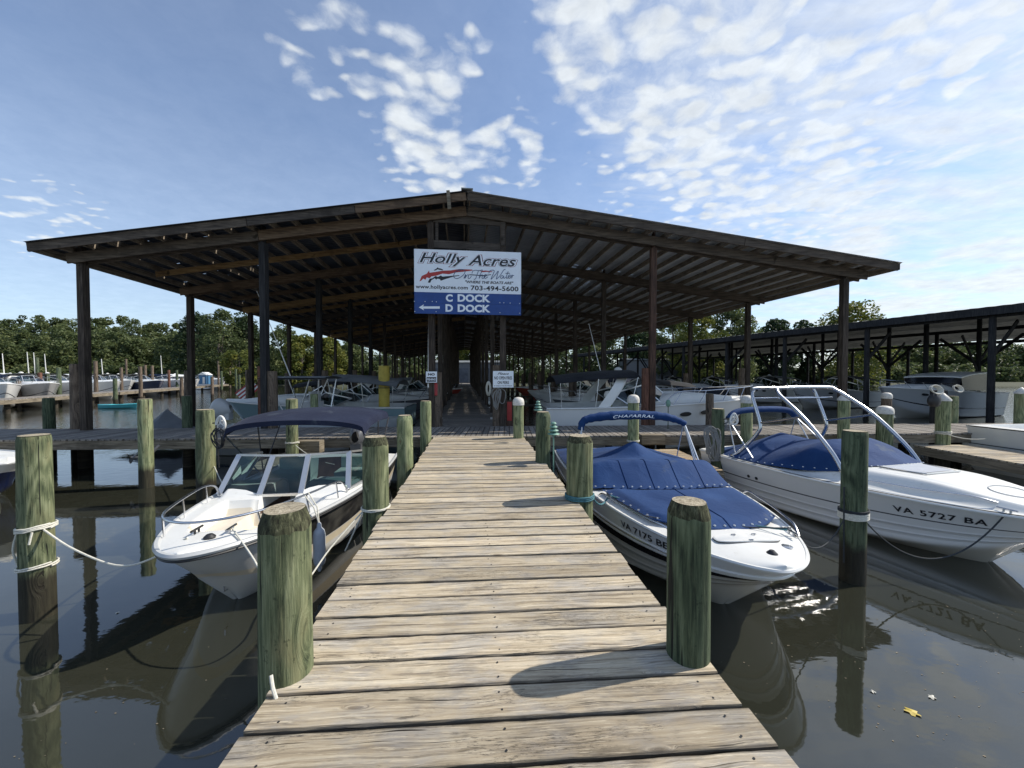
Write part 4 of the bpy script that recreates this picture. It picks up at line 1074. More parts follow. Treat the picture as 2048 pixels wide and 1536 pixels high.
# raised console panels under the side panes
for sd in (-1, 1):
    mb = MB(); mb.grid(lambda a, b: HA.dk(.47+.15*a, sd*(.24+.62*b), .02+.115*math.sin(math.pi*min(1, a*1.2))**.4), 8, 8); mb.build('console_top', M['aqua'], A, smooth=True)
    mb = MB(); mb.box((HA.L*.33, sd*.55, .62), (.5, .5, .5)); mb.box((HA.L*.29, sd*.55, .85), (.12, .5, .42)); mb.build('seat', M['aqua'], A)
WB = [(.45, -.96), (.600, -.92), (.625, -.30), (.622, .28), (.585, .88), (.44, .94)]
def wtop(i):
    p = HA.dk(WB[i][0], WB[i][1], .04); q = Vector((p.x-(.36 if 0 < i < 5 else .42), p.y*.90, p.z+(.50 if 0 < i < 5 else .40))); return p, q
mbg = MB(); mbf = MB()
for i in range(5):
    p0, q0 = wtop(i); p1, q1 = wtop(i+1); n0 = len(mbg.v); mbg.v += [tuple(p0), tuple(p1), tuple(q1), tuple(q0)]; mbg.face((n0, n0+1, n0+2, n0+3))
    mbf.beam(p0, p1, .035, .035); mbf.beam(q0, q1, .03, .03)
for i in range(6):
    p0, q0 = wtop(i); wd = .075 if 0 < i < 5 else .04; mbf.beam(p0, q0, wd, .03, up=(1, 0, 0))
wf_ = mbf.build('windshield_frame', M['alu'], A); mbg.build('windshield_glass', M['glass'], wf_, recalc=False)
# bow rail
rp_ = [HA.dk(.60, .90, .02), HA.dk(.63, .90, .20)]+[HA.dk(u, .92, .26) for u in (.68, .76, .84, .90)]+[Vector((HA.L*.945, HA.b(.9)*.55, HA.zs(.95)+.26)), Vector((HA.L*.965, 0, HA.zs(.95)+.26))]
full = rp_+[Vector((p.x, -p.y, p.z)) for p in rp_[::-1][1:]]
brA = MB().tube(smooth_pts(full, 4), .0135, 8).build('bow_rail', M['steel'], A, smooth=True)
for sd in (-1, 1):
    for u in (.66, .78, .90):
        a = HA.dk(u, .92*sd, .02); b = HA.dk(u+.01, .92*sd, .26); MB().tube([a, b], .011, 6).build('rail_stanchion', M['steel'], brA, smooth=True)
cleat(HA, .90, .32, .04, A); cleat(HA, .90, -.32, .04, A, 'black')
mb = MB(); p = HA.dk(.93, .12, .03); mb.lathe([(.05, 0), (.055, .02), (.03, .045)], tuple(p), 14); mb.build('horn', M['black'], A, smooth=True)
mb = MB(); p = HA.pt(1, .22, 1); mb.tube([p+Vector((-.02,0,.03)), p+Vector((.035,0,.03)), p+Vector((.035,0,-.02)), p+Vector((-.02,0,-.03))], .008, 6); mb.build('bow_eye', M['steel'], A, smooth=True)
# canopy
CZ = [(.10, .34), (.30, .00), (.52, .16)]
def canA(a, b):
    x = HA.L*(.17+.36*a); ang = -math.pi/2+math.pi*b; y = 1.04*math.sin(ang)*(1.0)
    z = 1.77+.19*abs(math.cos(ang))**.75+.05*math.sin(math.pi*a)-.035*abs(math.sin(3*math.pi*a))*0; 
    if abs(ang) > 1.35: z -= .05
    return Vector((x, y, z-.10*max(0, a-.8)*5*.6))
mb = MB(); mb.grid(canA, 18, 26); mb.grid(lambda a, b: canA(a, b)-Vector((0, 0, .012)), 18, 26, flip=True)
mb.build('canopy', M['canvas_navy'], A, smooth=True, angle=60)
def val(b): return canA(1, b)
mb = MB(); mb.grid(lambda a, b: canA(1, b)+Vector((.004, 0, -.075*a)), 2, 26); mb.build('canopy_hem', M['canvas_navy'], A, smooth=True); mb = MB(); mb.grid(lambda a, b: canA(0, b)+Vector((-.004, 0, -.06*a)), 2, 26); mb.build('canopy_hem', M['canvas_navy'], A, smooth=True)
for a_ in (.02, .5, .98):
    MB().tube([canA(a_, b/16)-Vector((0, 0, .025)) for b in range(17)], .012, 6).build('canopy_bow', M['black_tube'], A, smooth=True)
for sd in (-1, 1):
    piv = HA.dk(.33, .93*sd, .05); b_ = 0 if sd < 0 else 1
    for a_, q_ in ((.02, piv), (.98, piv+Vector((.1, 0, 0))), (.5, piv)):
        MB().tube([canA(a_, b_), q_], .012, 6).build('canopy_strut', M['black_tube'] if a_ != .98 else M['steel'], A, smooth=True)
outboard(A, -.02, .10, .96, 1.15)
outb_cable = MB().tube(smooth_pts([(-.1, .25, 1.05), (.05, .4, .95), (.15, .45, .75)]), .012, 6); outb_cable.build('motor_cable', M['black'], A, smooth=True)
# ---- B: blue covered bowrider on the right
HB = Hull(5.85, 2.46, .80, .84, p=2.5, q=.56, u0=.28, stern=.94, rake=.95, flare=.15, zbow=-.04, chine=.93, tp=.12)
Bt = boat_root('bowrider_boat', 'white bowrider under a fitted blue cover moored right of the dock', 'boat', (2.47, 3.42), (.050, -.998), 5.85)
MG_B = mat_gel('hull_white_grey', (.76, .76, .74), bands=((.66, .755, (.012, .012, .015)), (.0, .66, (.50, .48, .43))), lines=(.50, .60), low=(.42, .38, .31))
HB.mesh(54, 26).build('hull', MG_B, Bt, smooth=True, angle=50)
def hB(u, w): return .05*(1-w*w)+.03*win(u, .84, .93, .03)*(1-abs(w))
HB.deck(hB, 60, 30).build('deck', M['gel'], Bt, smooth=True, angle=50)
HB.rail(r=.02, dz=-.006, k=.99).build('deck_edge', M['gel'], Bt, smooth=True); HB.rail(r=.022, h=.80).build('rub_rail', M['gel'], Bt, smooth=True)
HB.rail(r=.009, h=.80, k=1.02, dz=0).build('rub_strip', M['steel'], Bt, smooth=True); HB.rail(r=.016, h=.755).build('lower_strip', M['gel'], Bt, smooth=True)
qB = random.Random(8)
def bowc(a, b):
    w = -.90+1.80*b; k = a; u = .607-.012*w*w+(.258-.075*abs(w)**3)*k
    wd = w*(1-.02*k); lip = min(1, min(a, 1-a)*9)*min(1, (1-abs(w)/.905)*7+.0)
    sag = -.03*math.exp(-((a-.35)**2/.05+(abs(w)-.45)**2/.03))
    return HB.dk(u, wd, .075+.055*lip*(1)+sag*lip+.012*math.sin(9*b+4*a)*lip*(.4))
mb = MB(); mb.grid(bowc, 34, 44); mb.build('bow_cover', M['canvas'], Bt, smooth=True, angle=80)
MB().tube([bowc(1, b/40)+Vector((0,0,-.004)) for b in range(41)], .011, 6).build('cover_hem', M['canvas'], Bt, smooth=True)
MB().tube([bowc(a/20, .5+.07*a/20*0)+Vector((0,0,.003)) for a in range(21)], .006, 4).build('cover_seam', M['canvas'], Bt, smooth=True)
def cabc(a, b):
    "windshield and cockpit cover: a runs aft from the foot of the windshield"
    w = -.985+1.97*b; aw = abs(w); s_ = [(0, .03), (.14, .33), (.16, .345), (.18, .335), (.30, .22), (.62, .20), (.80, .18), (1, .04)]
    for (x0, y0), (x1, y1) in zip(s_, s_[1:]):
        if a <= x1: t = (a-x0)/(x1-x0); hh = y0+(y1-y0)*t; break
    side = (1-aw**(12 if a < .25 else 12-8*min(1, (a-.25)/.3)))
    u = .595-.030*w*w-.565*a+(.0 if a > .18 else 0)
    bag = .022*math.sin(w*7+a*9)*math.sin(a*17) if a > .22 else .004*math.sin(w*14+a*22)-.018*abs(math.sin((w+.985)/1.97*math.pi*5.5))**.5*a/.22
    pk = .24*math.exp(-(abs((a-.40)/.09)**1.5+abs((w+.02)/.26)**1.4)) + .10*math.exp(-(((a-.42)/.22)**2+((w+.02)/.6)**2))
    return HB.dk(u, w, .03+(hh+bag+pk)*max(0, side))
mb = MB(); mb.grid(cabc, 90, 60); mb.build('cockpit_cover', M['canvas'], Bt, smooth=True, angle=80)
SNB = []
def snaps(pts, parent):
    s0 = MB().lathe([(.016, 0), (.012, .012)], (0, 0, 0), 8).build('snap', M['alu'], parent, smooth=True); s0.location = pts[0]
    for p in pts[1:]: c = s0.copy(); sc.collection.objects.link(c); c.parent = parent; c.location = p
for b_ in (.24, .42, .60, .78):
    MB().tube([cabc(a/60*.22, b_+(a/60)*.02)+Vector((.004, 0, .004)) for a in range(61)], .0055, 4).build('cover_seam', M['canvas'], Bt, smooth=True)
for k in range(17):
    SNB.append(cabc(0.005, .03+.94*k/16)+Vector((.004, 0, .02)))
for k in range(12):
    SNB.append(bowc(.97, .04+.92*k/11))
for sd in (0, 1):
    for k in range(7): SNB.append(bowc(.08+.84*k/6, .012 if sd == 0 else .988))
snaps(SNB, Bt)
# anchor hatch, horn, deck fittings, rails
mb = MB(); cx_, lz = HB.L*.905, HB.zs(.9)
mb.lathe([(1, 0), (1, .012), (.96, .018)], (0, 0, 0), 40); n0 = 0
mb.v = [(cx_+a*.10*(1+.0*b), b*.34, lz+.067-.012*b*b+c) for a, b, c in [((abs(x)**.6)*(1 if x > 0 else -1), (abs(y)**.75)*(1 if y > 0 else -1), z) for x, y, z in mb.v]]
mb.build('anchor_hatch', M['gel'], Bt, smooth=True)
MB().tube([(p[0], p[1], p[2]+.004) for p in mb.v[:40]], .005, 4, closed=True).build('hatch_seal', M['black'], Bt)
mb = MB()
for (dx, dy) in ((.06, -.02), (-.055, -.12), (-.055, .10)): mb.tube([(cx_+dx*1.2, dy, lz+.085), (cx_+dx*1.2+.02, dy+.03, lz+.095), (cx_+dx*1.2, dy+.05, lz+.085)], .006, 5)
mb.build('hatch_latch', M['steel'], Bt, smooth=True)
mb = MB(); p = HB.dk(.958, .12, .03); mb.lathe([(.055, 0), (.05, .02), (.02, .05)], tuple(p), 14); mb.build('nav_light', M['black'], Bt, smooth=True)
mb = MB(); p = HB.dk(.93, .62, .03); mb.lathe([(.05, 0), (.055, .012), (.035, .018)], tuple(p), 14); mb.build('fuel_cap', M['steel'], Bt, smooth=True)
for sd in (-1, 1):
    P_ = [HB.dk(.62, .985*sd, .03)]+[HB.dk(u, .99*sd, .10) for u in (.645, .70, .76, .82, .86)]+[HB.dk(.885, .99*sd, .03)]
    MB().tube(smooth_pts(P_, 4), .012, 8).build('side_rail', M['steel'], Bt, smooth=True)
cleat(HB, .885, .86, .04, Bt); cleat(HB, .885, -.86, .04, Bt); cleat(HB, .66, -.95, .06, Bt)
mb = MB(); HB.text('VA 7175 BE', .80, .955, .98, .085, -1, 1, mb, off=.01) if False else None
mb = MB(); HB.text('VA 7175 BE', .80, .885, .80, .085, -1, 1, mb, off=.012); mb.build('registration_number', M['s_black'], Bt, recalc=False)
mb = MB(); HB.text('VA 7175 BE', .86, .90, .80, .085, 1, -1, mb, off=.012); mb.build('registration_number', M['s_black'], Bt, recalc=False)
# folded canopy boot
boot = smooth_pts([(2.05, -1.00, 1.58), (2.05, -.95, 1.74), (2.05, -.75, 1.81), (2.05, -.35, 1.85), (2.05, .2, 1.855), (2.05, .6, 1.82), (2.05, .86, 1.75), (2.05, 1.0, 1.68)], 6)
rr = [.055+.03*math.sin(math.pi*min(1, i/(len(boot)-1)*1.1))+.006*math.sin(i*1.9) for i in range(len(boot))]
MB().tube(boot, rr, 14).build('canopy_boot', M['canvas'], Bt, smooth=True, angle=80)
def bfn(x, y): # towards the bow (+x), reader's right is +y
    zc_ = 1.85-.07*(x/.75)**2; an = y/.085
    return (2.05+.090*math.cos(an*.9), x, zc_+.086*math.sin(an*.9))
mb = MB(); put_text(mb, 'CHAPARRAL', 1.0, bfn, .78, .062, off=.012, shear=.25, space=1.1); mb.v = [(a, b-.02, c) for a, b, c in mb.v]; mb.build('boot_lettering', M['s_white'], Bt, recalc=False)
for sd in (-1, 1):
    for dx in (0, .09, -.06):
        MB().tube([(2.05+dx*.3, .98*sd, 1.68), (2.35+dx*1.4, 1.12*sd, .86)], .013, 6).build('canopy_strut', M['alu'], Bt, smooth=True)
    MB().tube([(2.02, .98*sd, 1.66), (1.5, 1.10*sd, .86)], .010, 6).build('canopy_strut', M['alu'], Bt, smooth=True)
# ---- C: tower boat far right
HCc = Hull(5.3, 2.5, .80, .86, p=2.5, q=.62, u0=.30, stern=.88, rake=1.0, flare=.9, zbow=-.02)
Cb = boat_root('tower_boat', 'white cuddy boat with polished wakeboard tower and blue cockpit cover at the right', 'boat', (6.88, 4.40), (.235, -.972), 5.3)
MG_C = mat_gel('hull_white_strakes', (.78, .78, .77), bands=((.735, .752, (.10, .10, .11)),), lines=(.62, .52), low=(.48, .43, .33))
HCc.mesh(54, 30).build('hull', MG_C, Cb, smooth=True, angle=50)
def hC(u, w):
    aw = abs(w); fd = sst(.40, .56, u)*(1-.75*sst(.72, .99, u))
    return .03+.22*fd*(1-sst(.60, .92, aw))+.03*(1-w*w)-.015*fd*win(aw, .56, .62, .02)
HCc.deck(hC, 70, 50).build('deck', M['gel'], Cb, smooth=True, angle=50)
HCc.rail(r=.022, dz=.0).build('rub_rail', M['gel'], Cb, smooth=True)
mb = MB()
def covC(a, b):
    w = -.96+1.92*b; aw = abs(w); s_ = [(0, .0), (.22, .42), (.26, .45), (.5, .42), (.68, .50), (.84, .24), (1, .03)]
    for (x0, y0), (x1, y1) in zip(s_, s_[1:]):
        if a <= x1: hh = y0+(y1-y0)*(a-x0)/(x1-x0); break
    w = w*(.76+.24*min(1, a*2.6)); aw = abs(w); u = .625-.05*w*w*(1-a)-.60*a; base = hC(u, w)
    lim = .96*(.76+.24*min(1, a*2.6)); q_ = min(1, aw/lim)
    mixr = sst(.2, .5, a); r_ = (1-q_**5)*(1-mixr)+max(0, 1-q_**1.5)*mixr
    return HCc.dk(u, w, .035+base*(1 if a < .4 else max(0, 1-(a-.4)*4))*.9+hh*r_+.008*math.sin(11*w+20*a))
mb.grid(covC, 50, 44); mb.build('cockpit_cover', M['canvas'], Cb, smooth=True, angle=80)
SNC = []
for k in range(19):
    for b_ in (.012, .988): SNC.append(covC(k/19, b_))
for k in range(15): SNC.append(covC(0.0, .05+.9*k/14))
snaps(SNC, Cb)
rear = [(1.0, 1.10, .88), (1.12, 1.02, .98), (1.42, .90, 1.40), (1.45, .87, 1.62), (1.25, .86, 2.15), (1.22, .80, 2.28), (1.22, .70, 2.33)]
rear = rear+[(a, -b, c) for a, b, c in rear[::-1]]
front = [(3.08, .90, 1.02), (2.86, .89, 1.34), (2.36, .87, 1.84), (1.86, .82, 2.20), (1.72, .74, 2.31), (1.68, .60, 2.35)]
front = front+[(a, -b, c) for a, b, c in front[::-1]]
MB().tube(smooth_pts(rear, 5), .035, 12).build('tower_tube', M['steel'], Cb, smooth=True)
MB().tube(smooth_pts(front, 5), .035, 12).build('tower_tube', M['steel'], Cb, smooth=True)
for sd in (-1, 1):
    MB().tube([(1.22, .66*sd, 2.33), (1.68, .60*sd, 2.35)], .022, 8).build('tower_tube', M['steel'], Cb, smooth=True)
    MB().tube([(1.45, .87*sd, 1.62), (2.36, .87*sd, 1.84)], .020, 8).build('tower_tube', M['steel'], Cb, smooth=True)
    MB().lathe([(.05, 0), (.05, .02), (.03, .035)], (1.0, 1.10*sd, .86), 12).build('tower_foot', M['steel'], Cb, smooth=True)
    MB().lathe([(.05, 0), (.05, .02), (.03, .035)], (3.08, .90*sd, 1.0), 12).build('tower_foot', M['steel'], Cb, smooth=True)
MB().tube([(1.24, .84, 2.12), (1.24, -.84, 2.12)], .018, 8).build('tower_tube', M['steel'], Cb, smooth=True)
MB().tube([(1.70, .70, 2.14), (1.70, -.70, 2.14)], .018, 8).build('tower_tube', M['steel'], Cb, smooth=True)
mb = MB(); mb.lathe([(.035, 0), (.035, .05), (.02, .06)], (1.4, .1, 2.35), 12); mb.build('anchor_light', M['black'], Cb, smooth=True)
# foredeck hatch; pane coloured pale grey to imitate its reflection
def dC(u, w, dz): return HCc.dk(u, w, hC(u, w)+dz)
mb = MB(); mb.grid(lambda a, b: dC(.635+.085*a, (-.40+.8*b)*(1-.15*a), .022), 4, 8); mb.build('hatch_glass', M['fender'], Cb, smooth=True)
MB().tube([dC(.63, -.43, .02), dC(.63, .43, .02), dC(.728, .36, .02), dC(.728, -.36, .02)], .014, 6, closed=True).build('hatch_frame', M['gel'], Cb, smooth=True)
MB().tube([dC(.86+.035*math.cos(a), .34*math.sin(a), .008) for a in [2*math.pi*i/30 for i in range(30)]], .006, 5, closed=True).build('anchor_hatch', M['gel_grey'], Cb, smooth=True)
for sd in (-1, 1):
    P_ = [HCc.dk(.60, .86*sd, hC(.6, .86)+.02), HCc.dk(.66, .85*sd, hC(.66, .85)+.07), HCc.dk(.76, .84*sd, hC(.76, .84)+.07), HCc.dk(.84, .80*sd, hC(.84, .80)+.07), HCc.dk(.88, .76*sd, hC(.88, .76)+.02)]
    MB().tube(smooth_pts(P_, 4), .012, 8).build('foredeck_rail', M['steel'], Cb, smooth=True)
cleat(HCc, .90, -.93, .03, Cb); cleat(HCc, .90, .93, .03, Cb)
for sd, fl_ in ((-1, 1), (1, -1)):
    mb = MB(); HCc.text('VA 5727 BA', .80, .84, .86, .095, sd, fl_, mb, off=.020, space=1.15); mb.build('registration_number', M['s_black'], Cb, recalc=False)
for k in (0, 1):
    p = HCc.pt(.28+.035*k, .80, -1); mb = MB(); mb.tube([p+Vector((0, .01, 0)), p+Vector((0, -.012, 0))], .030, 12); mb.build('exhaust_port', M['black'], Cb, smooth=True)
MB().tube(smooth_pts([(.7, -.95, 1.62), (.7, -.7, 1.78), (.7, 0, 1.82), (.7, .7, 1.78), (.7, .95, 1.62)], 6), .07, 12).build('canopy_boot', M['canvas'], Cb, smooth=True)
for sd in (-1, 1):
    for dx in (.35, .8): MB().tube([(.7, .95*sd, 1.62), (.7+dx, 1.08*sd, .9)], .014, 6).build('canopy_strut', M['alu'], Cb, smooth=True)
    MB().tube([(.7, .95*sd, 1.62), (.45, 1.02*sd, .88)], .010, 6).build('canopy_strut', M['alu'], Cb, smooth=True)
# ---- generic cabin cruiser
def cruiser(name, label, bow, dr, L=8.0, B=2.8, fs=1.25, fb=1.6, hull='gel', arch_=True, top=None, canvas='canvas_black', ports=2, low=False, stripe=None, group=None, hardtop=False, detail=True, rail=True, q=.7):
    H = Hull(L, B, fs, fb, p=2.4, q=q, u0=.35, stern=.9, rake=1.3, flare=.9, draft=.4)
    o = boat_root(name, label, 'boat', bow, dr, L, group)
    mt = mat_gel('cruiser_hull', (.74, .74, .72) if hull == 'gel' else hull, bands=((.60, .63, stripe or (.05, .05, .06)),), lines=(), low=(.35, .33, .28))
    H.mesh(30, 14).build('hull', mt, o, smooth=True, angle=50)
    def hf(u, w):
        aw = abs(w); cab = sst(.42, .58, u)*(1-.92*sst(.62, .97, u)); return .03+.34*cab*(1-sst(.55, .85, aw))-.45*win(u, .06, .40, .02)*(1-sst(.78, .84, aw))
    H.deck(hf, 50, 30).build('deck', M['gel'], o, smooth=True, angle=50)
    H.rail(r=.03).build('rub_rail', M['gel'], o, smooth=True)
    # windshield
    g_ = MB(); f_ = MB(); wb = [(.36, -.86), (.50, -.72), (.55, -.25), (.55, .25), (.50, .72), (.36, .86)]; pr = []
    for (u, w) in wb:
        p = H.dk(u, w, hf(u, w)+.02 if u > .4 else .03); hgt = .55 if abs(w) < .8 else .40; pr.append((p, Vector((p.x-.60, p.y*.86, p.z+(hgt if not low else hgt*.7)))))
    for (a, b), (c, d) in zip(pr, pr[1:]):
        n0 = len(g_.v); g_.v += [tuple(a), tuple(c), tuple(d), tuple(b)]; g_.face((n0, n0+1, n0+2, n0+3)); f_.beam(b, d, .04, .04); f_.beam(a, c, .03, .03)
    for a, b in pr: f_.beam(a, b, .045, .03, up=(1, 0, 0))
    wf = f_.build('windshield_frame', M['alu'] if not hardtop else M['gel'], o); g_.build('windshield_glass', M['glass_dark'] if hardtop else M['glass'], wf, recalc=False)
    zt = H.zs(.3)+1.30
    if arch_:
        xa = L*.22; zt = H.zs(.3)+1.25; n = 14
        def ar(k, t):
            a = -math.pi/2+math.pi*k; W_ = H.b(.2)*.96; z = H.zs(.2)+(zt-H.zs(.2))*abs(math.cos(a))**.42; y = W_*math.sin(a)*(1-.14*abs(math.cos(a)))
            return Vector((xa-.05+(z-H.zs(.2))*.75+t*.34, y, z))
        mb = MB(); mb.grid(lambda a, b: ar(a, b), 24, 2); mb.grid(lambda a, b: ar(a, b)-Vector((0, 0, .07)), 24, 2, flip=True); mb.grid(lambda a, b: ar(a, 0)-Vector((0, 0, .07*b)), 24, 1); mb.grid(lambda a, b: ar(a, 1)-Vector((0, 0, .07*b)), 24, 1, flip=True)
        mb.build('radar_arch', M['gel'], o, smooth=True, angle=50)
        if detail:
            mb = MB(); p = ar(.5, .5); mb.lathe([(.14, 0), (.15, .05), (.05, .12)], (p.x, p.y, p.z), 12); mb.build('radar_dome', M['gel'], o, smooth=True)
    if hardtop:
        def ht(a, b):
            u = .16+.36*a; w = -.86+1.72*b; return Vector((L*u, w*H.b(.3), zt-.28*a**2.5-.10*abs(w)**3))
        mb = MB(); mb.grid(ht, 14, 14); mb.grid(lambda a, b: ht(a, b)-Vector((0, 0, .07)), 14, 14, flip=True); mb.grid(lambda a, b: ht(a, 0)-Vector((0,0,.07*b)), 14, 1); mb.grid(lambda a, b: ht(a, 1)-Vector((0,0,.07*b)), 14, 1); mb.grid(lambda a, b: ht(1, a)-Vector((0,0,.07*b)), 14, 1)
        mb.build('hardtop', M['gel'], o, smooth=True, angle=50)
        mb = MB()
        for sd in (-1, 1): mb.grid(lambda a, b, sd=sd: (lambda p, q_: p.lerp(q_, b))(H.dk(.16+.34*a, .88*sd, .10), ht(a, 0 if sd < 0 else 1)-Vector((0, 0, .08))), 10, 2)
        mb.grid(lambda a, b: (lambda p, q_: p.lerp(q_, b))(H.dk(.56-.05*(2*a-1)**2, -.8+1.6*a, hf(.56, 0)*(.9 if abs(a-.5) < .4 else .4)), ht(1, a)-Vector((0, 0, .08))), 12, 2)
        mb.build('side_window', M['glass_dark'], o, smooth=True)
    elif canvas:
        def cv(a, b):
            x = L*(.04+.36*a); w = -1+2*b; return Vector((x, w*H.b(.2)*.92, H.zs(.2)+1.12+.16*(1-w*w)-.22*(1-a)**2-(.10*abs(w)**4)))
        mb = MB(); mb.grid(cv, 10, 12); mb.grid(lambda a, b: cv(a, b)-Vector((0, 0, .02)), 10, 12, flip=True)
        mb.build('canvas_top', M[canvas], o, smooth=True, angle=60)
        for sd in (0, 1):
            for a_ in (.05, .5, .97): MB().tube([cv(a_, sd), H.dk(.05+.32*a_, (.9 if sd else -.9), .02)], .014, 5).build('canvas_strut', M['alu'], o, smooth=True)
    if rail:
        P_ = [H.dk(.50, .96, .03)]+[H.dk(u, .95, .42) for u in (.56, .68, .80, .90, .97)]+[Vector((L*1.0, 0, H.zs(1)+.44))]
        P_ = P_+[Vector((p.x, -p.y, p.z)) for p in P_[::-1][1:]]
        MB().tube(smooth_pts(P_, 3), .018, 6).build('bow_rail', M['steel'], o, smooth=True)
        for sd in (-1, 1):
            for u in (.58, .70, .82, .92): MB().tube([H.dk(u-.035, .96*sd, .02), H.dk(u, .95*sd, .42)], .013, 5).build('rail_stanchion', M['steel'], o, smooth=True)
    for sd in (-1, 1):
        for k in range(ports):
            u = .60+.10*k; c = H.pt(u, .87, sd); t1 = (H.pt(u+.02, .87, sd)-H.pt(u-.02, .87, sd)).normalized(); t2 = Vector((0, 0, 1)); nn = t1.cross(t2).normalized(); nn = nn if nn.y*sd > 0 else -nn
            mb = MB(); mb.v = [tuple(c+nn*.025+t1*.22*math.cos(a)+t2*.075*math.sin(a)) for a in [2*math.pi*i/18 for i in range(18)]]; mb.face(range(18)); mb.build('porthole', M['glass_dark'], o, recalc=False)
    return o, H
D, HD = cruiser('cabin_cruiser', 'large white express cruiser with sloping arch lying side on behind the cross pier', (8.95, 14.35), (.995, .06), L=7.9, B=2.75, fs=1.50, fb=1.80, ports=2, canvas='canvas_black')
MB().tube([HD.dk(.30, .55, 1.25), HD.dk(.24, .5, 3.05)], [.018, .008], 6).build('antenna', M['gel'], D, smooth=True)
E, HE = cruiser('cabin_cruiser', 'teal grey hulled cruiser with dark canvas behind the cross pier left of the walkway', (-11.6, 15.6), (-.998, -.05), L=7.4, B=2.6, fs=1.35, fb=1.60, hull=(.20, .29, .31), arch_=False, canvas='canvas_grey', ports=0, rail=False, low=True)
# left console boat with T-top
HT = Hull(5.9, 2.2, .95, 1.15, q=.65)
Tb = boat_root('console_boat', 'small white centre console boat with T-top frame behind the left cross pier', 'boat', (-3.7, 13.5), (.998, .05), 5.9)
HT.mesh(26, 12).build('hull', mat_gel('console_hull', (.55, .58, .60), bands=((.58, .62, (.08, .12, .2)),)), Tb, smooth=True, angle=50)
HT.deck(lambda u, w: -.35*win(u, .08, .80, .02)*(1-sst(.78, .86, abs(w))), 30, 20).build('deck', M['gel_grey'], Tb, smooth=True, angle=50)
MB().box((2.6, 0, 1.25), (.6, .7, .9)).box((2.75, 0, 1.85), (.1, .7, .4)).build('console', M['gel_grey'], Tb)
mb = MB(); mb.grid(lambda a, b: (1.3+2.1*a, -.85+1.7*b, 2.52+.06*math.sin(math.pi*b)), 6, 8); mb.grid(lambda a, b: (1.3+2.1*a, -.85+1.7*b, 2.47+.06*math.sin(math.pi*b)), 6, 8, flip=True); mb.build('canopy', M['canvas_grey'], Tb, smooth=True)
for sd in (-1, 1):
    for (x0, x1) in ((2.2, 1.5), (3.0, 3.2), (2.3, 2.9)): MB().tube([(x0, .45*sd, .85), (x1, .7*sd, 2.48)], .022, 6).build('frame_tube', M['alu'], Tb, smooth=True)
outboard(Tb, -.05, 0, 1.25, 1.15, 'gel_grey')
MB().tube([(1.6, .7, 2.5), (.55, .5, 5.6)], [.02, .007], 6).build('antenna', M['gel'], Tb, smooth=True)
# boats deeper in the shed
deep = [(-4.0, 20.4, 1, (.10, .10, .11), 'dark hulled boat with dark canvas deep in the left slips beside the yellow wrapped pile', 'canvas_black'), (-4.2, 25.2, 1, 'gel', 'white boat in the third slip left of the shaded walkway', 'canvas_black'), (-4.4, 34, 1, (.25, .04, .03), 'red hulled boat far down the left slips', 'canvas_grey'),
        (2.0, 19.2, -1, (.14, .15, .16), 'grey boat in the second slip right of the shaded walkway', 'canvas_black'), (1.6, 24.6, -1, 'gel', 'white boat in the third slip right of the shaded walkway', 'canvas_navy'), (1.2, 29.2, -1, 'gel', 'white boat in the fourth slip right of the shaded walkway', 'canvas_black'), (.3, 38, -1, (.30, .06, .04), 'red and white boat far down the right slips', 'canvas_grey')]
for (x, y, sg_, hl, lab, cv_) in deep:
    L_ = 7.2; bow = (x, y) if sg_ > 0 else (x, y)
    cruiser('cabin_cruiser', lab, (x+(0 if sg_ > 0 else 0), y), (sg_*.997, sg_*.07), L=L_, B=2.5, fs=1.15, fb=1.45, hull=hl, canvas=cv_, arch_=(y > 24), ports=0, detail=False, group='boats in the shed slips')
# ---- far left marina: pier with cruisers bow-in
P2a = Vector((-33.0, 24.5, 0)); P2d = Vector((-.385, .923, 0)).normalized(); P2n = Vector((-P2d.y, P2d.x, 0))
fp = thing('marina_pier', 'long weathered pier with many posts receding in the far left marina', 'pier', (P2a.x, P2a.y, 0))
mb = MB(); t = -14.0
while t < 52:
    a = P2a+P2d*t; b = a+P2n*1.7; mb.plank(a, b, .28, .04, rnd, 1); t += .292
mb.build('deck_planks', M['deck_grey'], fp, world=True)
mb = MB(); mb.beam(P2a+P2d*-14+Vector((0,0,-.17)), P2a+P2d*52+Vector((0,0,-.17)), .06, .26); mb.build('fascia', M['fascia'], fp, world=True)
for k in range(14):
    p = P2a+P2d*(-12+4.6*k)+P2n*.5; mb = MB(); mb.lathe([(.15, -1.4), (.15, -.06)], (p.x, p.y, 0), 10); mb.build('support_pile', M['stringer'], fp, smooth=True, world=True)
fcols = ['pile_brown', 'pile_brown', 'pile_red', 'pile_dark']
rq = random.Random(21)
